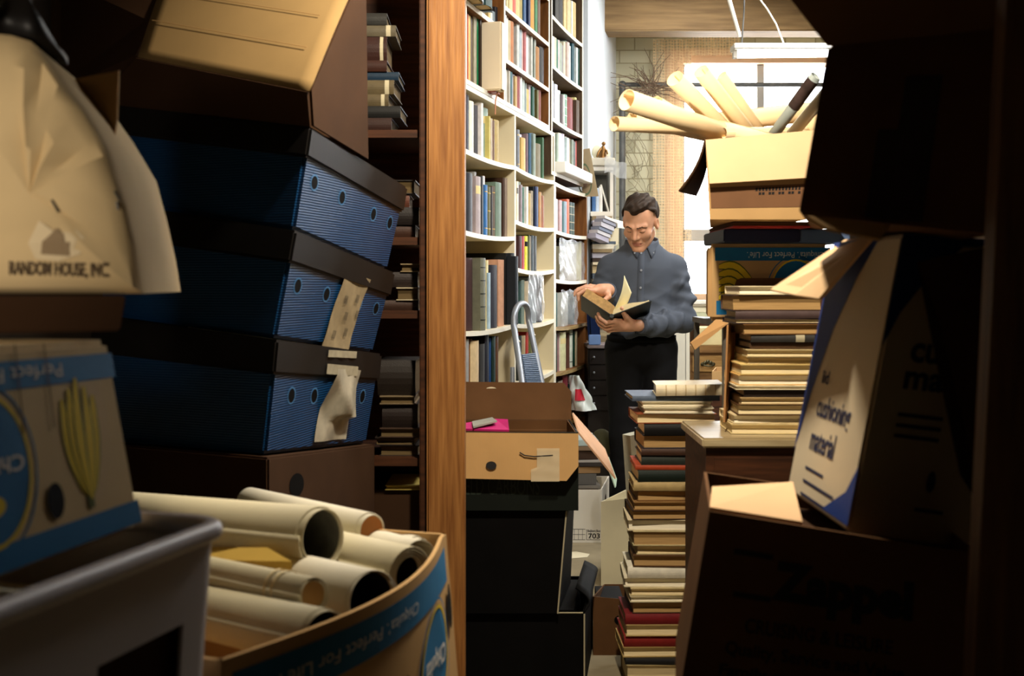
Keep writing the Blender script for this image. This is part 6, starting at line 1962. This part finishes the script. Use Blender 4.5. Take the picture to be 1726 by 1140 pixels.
def shirt_sdf(p):
    t = ell(p, (X0, Y0 - .005, 1.24), (.176, .122, .215))
    t = smin(t, cone(p, SH_R + [.02, 0, .0], SH_L - [.02, 0, 0], .060, .060), .07)
    t = smin(t, cone(p, (X0, Y0 + .02, 1.36), (X0 + .003, Y0 + .0, 1.455), .105, .066), .08)
    b = ell(p, (X0 + .005, Y0 - .015, 1.06), (.172, .132, .155))
    b = smax(b, .985 - p[:, 2], .02)
    t = smin(t, b, .07)
    x, y, z = p[:, 0] - X0, p[:, 1] - Y0, p[:, 2]
    w1 = np.sin(26 * x - 20 * (z - 1) + 2.2 * np.sin(8 * z + 6 * x))
    w2 = np.sin(17 * x + 30 * (z - 1) + 1.6 * np.sin(11 * z))
    w3 = np.sin(52 * (z - 1) - 16 * x + 1.5 * np.sin(20 * x))
    t = t + .0075 * (np.abs(w1) - .5) * np.clip((1.36 - z) * 4, 0, 1) + .006 * (np.abs(w2) - .5) * np.clip((1.30 - z) * 4, 0, 1) + .006 * w3 * np.clip((1.13 - z) * 6, 0, 1)
    aR = cone(p, SH_R, EL_R, .062, .056) + folds(p, SH_R, EL_R, 4, .010, .4)
    aR = smin(aR, cone(p, EL_R, WR_R, .056, .041) + folds(p, EL_R, WR_R, 4, .007, 1.4), .02)
    aL = cone(p, SH_L, EL_L, .064, .060) + folds(p, SH_L, EL_L, 4, .013, 2.1)
    aL = smin(aL, cone(p, EL_L, WR_L, .060, .040) + folds(p, EL_L, WR_L, 5, .012, .7), .025)
    t = smin(t, smin(aR, aL, .01), .022)
    # cut off at the neck, the cuffs and the hem; leave the wrists free
    t = smax(t, ((p - (X0, Y0 - .005, 1.452)) @ np.array([0, .33, .94])), .006)
    for e_, w_ in ((EL_R, WR_R), (EL_L, WR_L)):
        ax = (w_ - e_) / np.linalg.norm(w_ - e_)
        near = np.linalg.norm(p - w_, axis=1)
        cut = (p - (w_ - ax * .012)) @ ax
        t = np.where(near < .11, smax(t, cut, .004), t)
    return t

def trousers_sdf(p):
    t = ell(p, (X0, Y0 + .0, .94), (.172, .128, .13))
    for h_, k_, a_, s_ in ((HIP_R, KN_R, AN_R, .3), (HIP_L, KN_L, AN_L, 1.9)):
        t = smin(t, cone(p, h_, k_, .098, .073) + folds(p, h_, k_, 5, .002, s_), .02)
        t = smin(t, cone(p, k_, a_ + [0, -.01, -.03], .073, .062) + folds(p, k_, a_, 6, .003, s_), .02)
    t = smax(t, p[:, 2] - 1.015, .008)
    t = smax(t, .045 - p[:, 2], .006)
    return t

def hair_sdf(p):
    q_ = head_local(p)
    s = q_.copy()
    s[:, 0] = np.abs(s[:, 0])
    d = ell(q_, (0, -.020, .040), (.085, .105, .092))
    d = smin(d, ell(q_, (.012, .048, .105), (.045, .040, .022)), .03)                # swept tuft over the forehead
    # hairline: clear the face, temples and ears
    line = q_[:, 1] * .80 - (q_[:, 2] - .066) * .62 + .0 - .022 * np.cos(s[:, 0] * 40) * (s[:, 0] < .08)
    line2 = -(q_[:, 2] + .045 - .25 * np.clip(q_[:, 1] + .02, -.1, .1))
    d = smax(d, line - .028, .012)
    d = smax(d, line2 - .02, .01)
    d = smax(d, -ell(s, (.085, .0, -.015), (.020, .026, .036)), .004)
    side = cone(s, (.071, .024, .028), (.072, .024, -.008), .008, .004)               # sideburn
    st_ = np.sin(95 * q_[:, 0] + 45 * q_[:, 1] + 9 * np.sin(22 * q_[:, 2])) * .0040 + np.sin(180 * q_[:, 0] - 60 * q_[:, 2] + 4 * np.sin(40 * q_[:, 1])) * .0014
    return (d + st_) * HS

man = thing('person', 'dark-haired person in a blue-grey shirt and black trousers reading an open book', 'person', (X0, Y0, 0))
def sdf_obj(name, f, lo, hi, h, m, parent, slot=None):
    vs, fs = snets(f, lo, hi, h)
    me = bpy.data.meshes.new(name)
    o0 = np.array(gloc(parent))
    me.from_pydata((vs - o0).tolist(), [], fs.tolist())
    me.polygons.foreach_set('use_smooth', np.ones(len(me.polygons), dtype=bool))
    for q_ in (m if isinstance(m, (list, tuple)) else [m]):
        me.materials.append(q_)
    if slot is not None:
        c_ = vs[fs].mean(1)
        me.polygons.foreach_set('material_index', slot(c_).astype(np.int32))
    me.update()
    o = bpy.data.objects.new(name, me)
    COL.objects.link(o)
    o.parent = parent
    sm_ = o.modifiers.new('relax', 'SMOOTH')
    sm_.factor = .5
    sm_.iterations = 3
    return o
m_skin = mat('skin', (212, 158, 126), .5, spec=.35, var=.10, scale=22)
m_skin.node_tree.nodes['Principled BSDF'].inputs['Subsurface Weight'].default_value = .12
m_skin.node_tree.nodes['Principled BSDF'].inputs['Subsurface Radius'].default_value = (.012, .004, .002)
m_lip = mat('lips', (192, 126, 106), .45, spec=.4, var=.06)
m_lash = mat('lash_line', (70, 48, 36), .7)
m_brow = mat('eyebrow', (74, 54, 38), .8, var=.3, scale=200)
def skin_slot(c_):
    q_ = head_local(c_)
    s = np.abs(q_[:, 0])
    r = np.zeros(len(c_), int)
    lip = (s < .024) & (q_[:, 1] > .07) & (np.abs(q_[:, 2] + .069) < .0125 * np.sqrt(np.clip(1 - (s / .0245) ** 2, 0, 1)))
    r[lip] = 1
    lash = (np.abs(q_[:, 2] + .0055 - .25 * (s - .031) ** 2 * 40) < .0017) & (s > .019) & (s < .043) & (q_[:, 1] > .07)
    r[lash] = 2
    bz_ = .0225 + .10 * (s - .014) - 2.4 * np.clip(s - .034, 0, 1) * .3
    brow = (np.abs(q_[:, 2] - bz_) < .0032) & (s > .012) & (s < .052) & (q_[:, 1] > .055)
    r[brow] = 3
    return r
sdf_obj('body', body_sdf, (X0 - .36, 5.14, .0), (X0 + .33, 5.82, 1.72), .0033, [m_skin, m_lip, m_lash, m_brow], man, skin_slot)
sdf_obj('hair', hair_sdf, HC - .16, HC + .16, .0028, mat('dark_brown_hair', (52, 38, 28), .7, spec=.2, var=.5, scale=60, stretch=(1, .25, .6)), man)
m_shirt = mat('blue_grey_shirt', (76, 82, 93), .8, spec=.15, var=.06, scale=14, bump=.12, bscale=420)
sh_ = sdf_obj('shirt', shirt_sdf, (X0 - .36, 5.22, .95), (X0 + .36, 5.86, 1.53), .0048, m_shirt, man)
sdf_obj('trousers', trousers_sdf, (X0 - .24, 5.40, .0), (X0 + .26, 5.84, 1.05), .007, mat('black_trousers', (20, 20, 22), .85, spec=.15), man)

# collar, placket, buttons, cuffs
def shirt_front(x, z):
    """first point of the shirt met from the camera side at room x, z"""
    ys = np.linspace(5.25, 5.75, 260)
    d = shirt_sdf(np.stack([np.full_like(ys, x), ys, np.full_like(ys, z)], 1))
    k = np.argmax(d < 0)
    return V(x, ys[k] - .001, z)
col = MB()
cy = Y0 - .005
def collar(u, v):
    a = math.pi * (-.5 + .02) + (2 * math.pi - .04 * math.pi) * u
    rr = .083 + .010 * v
    p = V(X0 + .002 + rr * math.cos(a) * .98, cy + rr * 1.0 * math.sin(a), 1.478 - .044 * v - .020 * math.cos(a + math.pi / 2) * 1.0)
    pt_ = max(0, 1 - abs(u - 0) * 9) + max(0, 1 - abs(1 - u) * 9)
    return p + V((.030 if u < .5 else -.030) * pt_ * v * 1.0, -.020 * pt_ * v, -.034 * pt_ * v)
col.grid(collar, 48, 4)
co = col.build('collar', m_shirt, man, smooth=True, angle=70)
co.modifiers.new('t', 'SOLIDIFY').thickness = .004
pk = MB()
zs_ = [1.425 - .018 * k for k in range(24)]
ctr = lambda z: X0 - .012 - .10 * (1.43 - z) * .35
pv = [shirt_front(ctr(z) + s, z) + V(0, -.004, 0) for z in zs_ for s in (-.016, .016)]
pk.add(pv, [(2 * k, 2 * k + 1, 2 * k + 3, 2 * k + 2) for k in range(len(zs_) - 1)])
po = pk.build('placket', m_shirt, man, smooth=True)
po.modifiers.new('t', 'SOLIDIFY').thickness = .004
for z in (1.405, 1.32, 1.235, 1.15):
    c_ = shirt_front(ctr(z), z) + V(0, -.009, 0)
    MB().tube([c_, c_ + V(0, .003, 0)], .0055, 12).build('button', mat('button', (150, 156, 166), .3, spec=.6), man, smooth=True)
for s in (-1, 1):
    c_ = shirt_front(X0 + .002 + s * .046, 1.405) + V(0, -.010, 0)
    MB().tube([c_, c_ + V(0, .003, 0)], .0045, 10).build('button', mat('button', (150, 156, 166), .3, spec=.6), man, smooth=True)
for e_, w_, r_ in ((EL_R, WR_R, .0415), (EL_L, WR_L, .0410)):
    ax = (w_ - e_) / np.linalg.norm(w_ - e_)
    MB().tube([V(*(w_ - ax * t)) for t in (.060, .050, .018, .010)], [r_ + .002, r_ + .004, r_ + .001, r_ - .003], 24).build('cuff', m_shirt, man, smooth=True)
# belt and shoes
bt = MB()
bt.grid(lambda u, v: V(X0 + .173 * math.cos(2 * math.pi * u), Y0 + .129 * math.sin(2 * math.pi * u), .965 + .034 * v), 40, 1)
bo = bt.build('belt', M['black'], man, smooth=True)
bo.modifiers.new('t', 'SOLIDIFY').thickness = .005
for a_ in (AN_R, AN_L):
    def shoe_sdf(p, a_=a_):
        d = cone(p, a_ + [0, .03, -.045], a_ + [0, -.15, -.052], .046, .040)
        d = smin(d, cone(p, a_ + [0, .01, -.05], a_ + [0, .0, .01], .046, .044), .03)
        return smax(d, .004 - p[:, 2], .004)
    sdf_obj('shoe', shoe_sdf, a_ + [-.08, -.24, -.10], a_ + [.08, .12, .08], .007, mat('black_leather', (24, 22, 21), .35, spec=.5), man)

# the open book in his hands
tV = lambda a: V(*a)
bfv, bsv = tV(BF), tV(bs)
ob = thing('open_book', 'thick open book with dark covers held in the reading person\'s hands', 'book', bfv)
lv, rv = tV(bl_), tV(br_)
ln, rn = lv.normalized(), rv.normalized()
lup = bsv.cross(ln).normalized()
if lup.z < 0:
    lup = -lup
rup = bsv.cross(rn).normalized()
if rup.z < 0:
    rup = -rup
TL, TR = .046, .012
W = lv.length
pgl = MB()
def pl_(u, v, w_):
    fan = .012 * (1 - w_) * 0
    arch = .010 * math.sin(math.pi * min(1, u * 1.6)) * w_ * (1 if u < .62 else .4)
    return bfv + ln * (W * u + .010 * w_ * (1 - u)) + bsv * (Hb * v) + lup * ((TL - .003) * w_ + .003 + arch * .5)
n = 10
for side_ in (0, 1):
    pgl.add([pl_(i / n, side_, w_) for i in range(n + 1) for w_ in (0, 1)], [(2 * i, 2 * i + 2, 2 * i + 3, 2 * i + 1) for i in range(n)])
pgl.add([pl_(i / n, v, 1) for i in range(n + 1) for v in (0, 1)], [(2 * i, 2 * i + 2, 2 * i + 3, 2 * i + 1) for i in range(n)])
pgl.add([pl_(1, v, w_) for v in (0, 1) for w_ in (0, 1)], [(0, 1, 3, 2)])
pgl.add([pl_(0, v, w_) for v in (0, 1) for w_ in (0, 1)], [(0, 1, 3, 2)])
pgl.add([pl_(i / n, v, 0) for i in range(n + 1) for v in (0, 1)], [(2 * i, 2 * i + 2, 2 * i + 3, 2 * i + 1) for i in range(n)])
pgl.build('page_block', mat('book_edge', (196, 156, 100), .8, var=.25, scale=60, stretch=(1, 1, 1)), ob)
WR_ = rv.length
pgr = MB()
def pr2(u, v, w_):
    arch = .020 * math.sin(math.pi * min(1, u * 1.15)) * (1 - u * .4)
    return bfv + rn * (.003 + (WR_ - .006) * u) + bsv * (Hb * v) + rup * (.004 + (TR * (1 - .5 * u) + arch) * w_)
for v in (0, 1):
    pgr.add([pr2(i / n, v, w_) for i in range(n + 1) for w_ in (0, 1)], [(2 * i, 2 * i + 2, 2 * i + 3, 2 * i + 1) for i in range(n)])
for w_ in (0, 1):
    pgr.add([pr2(i / n, v, w_) for i in range(n + 1) for v in (0, 1)], [(2 * i, 2 * i + 2, 2 * i + 3, 2 * i + 1) for i in range(n)])
pgr.add([pr2(1, v, w_) for v in (0, 1) for w_ in (0, 1)], [(0, 1, 3, 2)])
pgr.build('page_block', M['pages'], ob)
cv = MB()
m_cov = mat('dark_green_cloth', (20, 30, 30), .5, spec=.35)
cv.obox(bfv - bsv * .005, ln * (W + .006), bsv * (Hb + .01), lup * .003)
cv.obox(bfv - bsv * .005, rn * (WR_ + .006), bsv * (Hb + .01), rup * .0035)
sp_ = (-(lup + rup)).normalized()
cv.tube([bfv - bsv * .005 - lup * 0 + sp_ * .0, bfv + bsv * (Hb + .005)], .010, 12)
cv.build('cover', m_cov, ob, weld=False)
lf = MB()
top_ = P(1051, 470, 5.205) - bfv
side_v = P(1061, 481, 5.205) - P(1046, 468, 5.205)
def leaf(u, v):
    return bfv + lup * .012 + rup * .006 + top_ * u * (1 - .06 * v) + V(.012 * math.sin(math.pi * u), 0, 0) + side_v * (v * (.25 + .75 * u)) + bsv * (Hb * .5 * v)
def leaf_old(u, v):
    c_ = bfv + lup * .012 + rup * .006
    return c_ + top_ * u + V(.012 * math.sin(math.pi * u), 0, 0) + bsv * (Hb * .97 * v) + V(.0, -.02 * u * 0, 0)
lf.grid(leaf, 12, 8)
lo_ = lf.build('lifted_page', mat('lifted_paper', (240, 228, 180), .7, var=.04), ob, smooth=True)
lo_.modifiers.new('t', 'SOLIDIFY').thickness = .0015
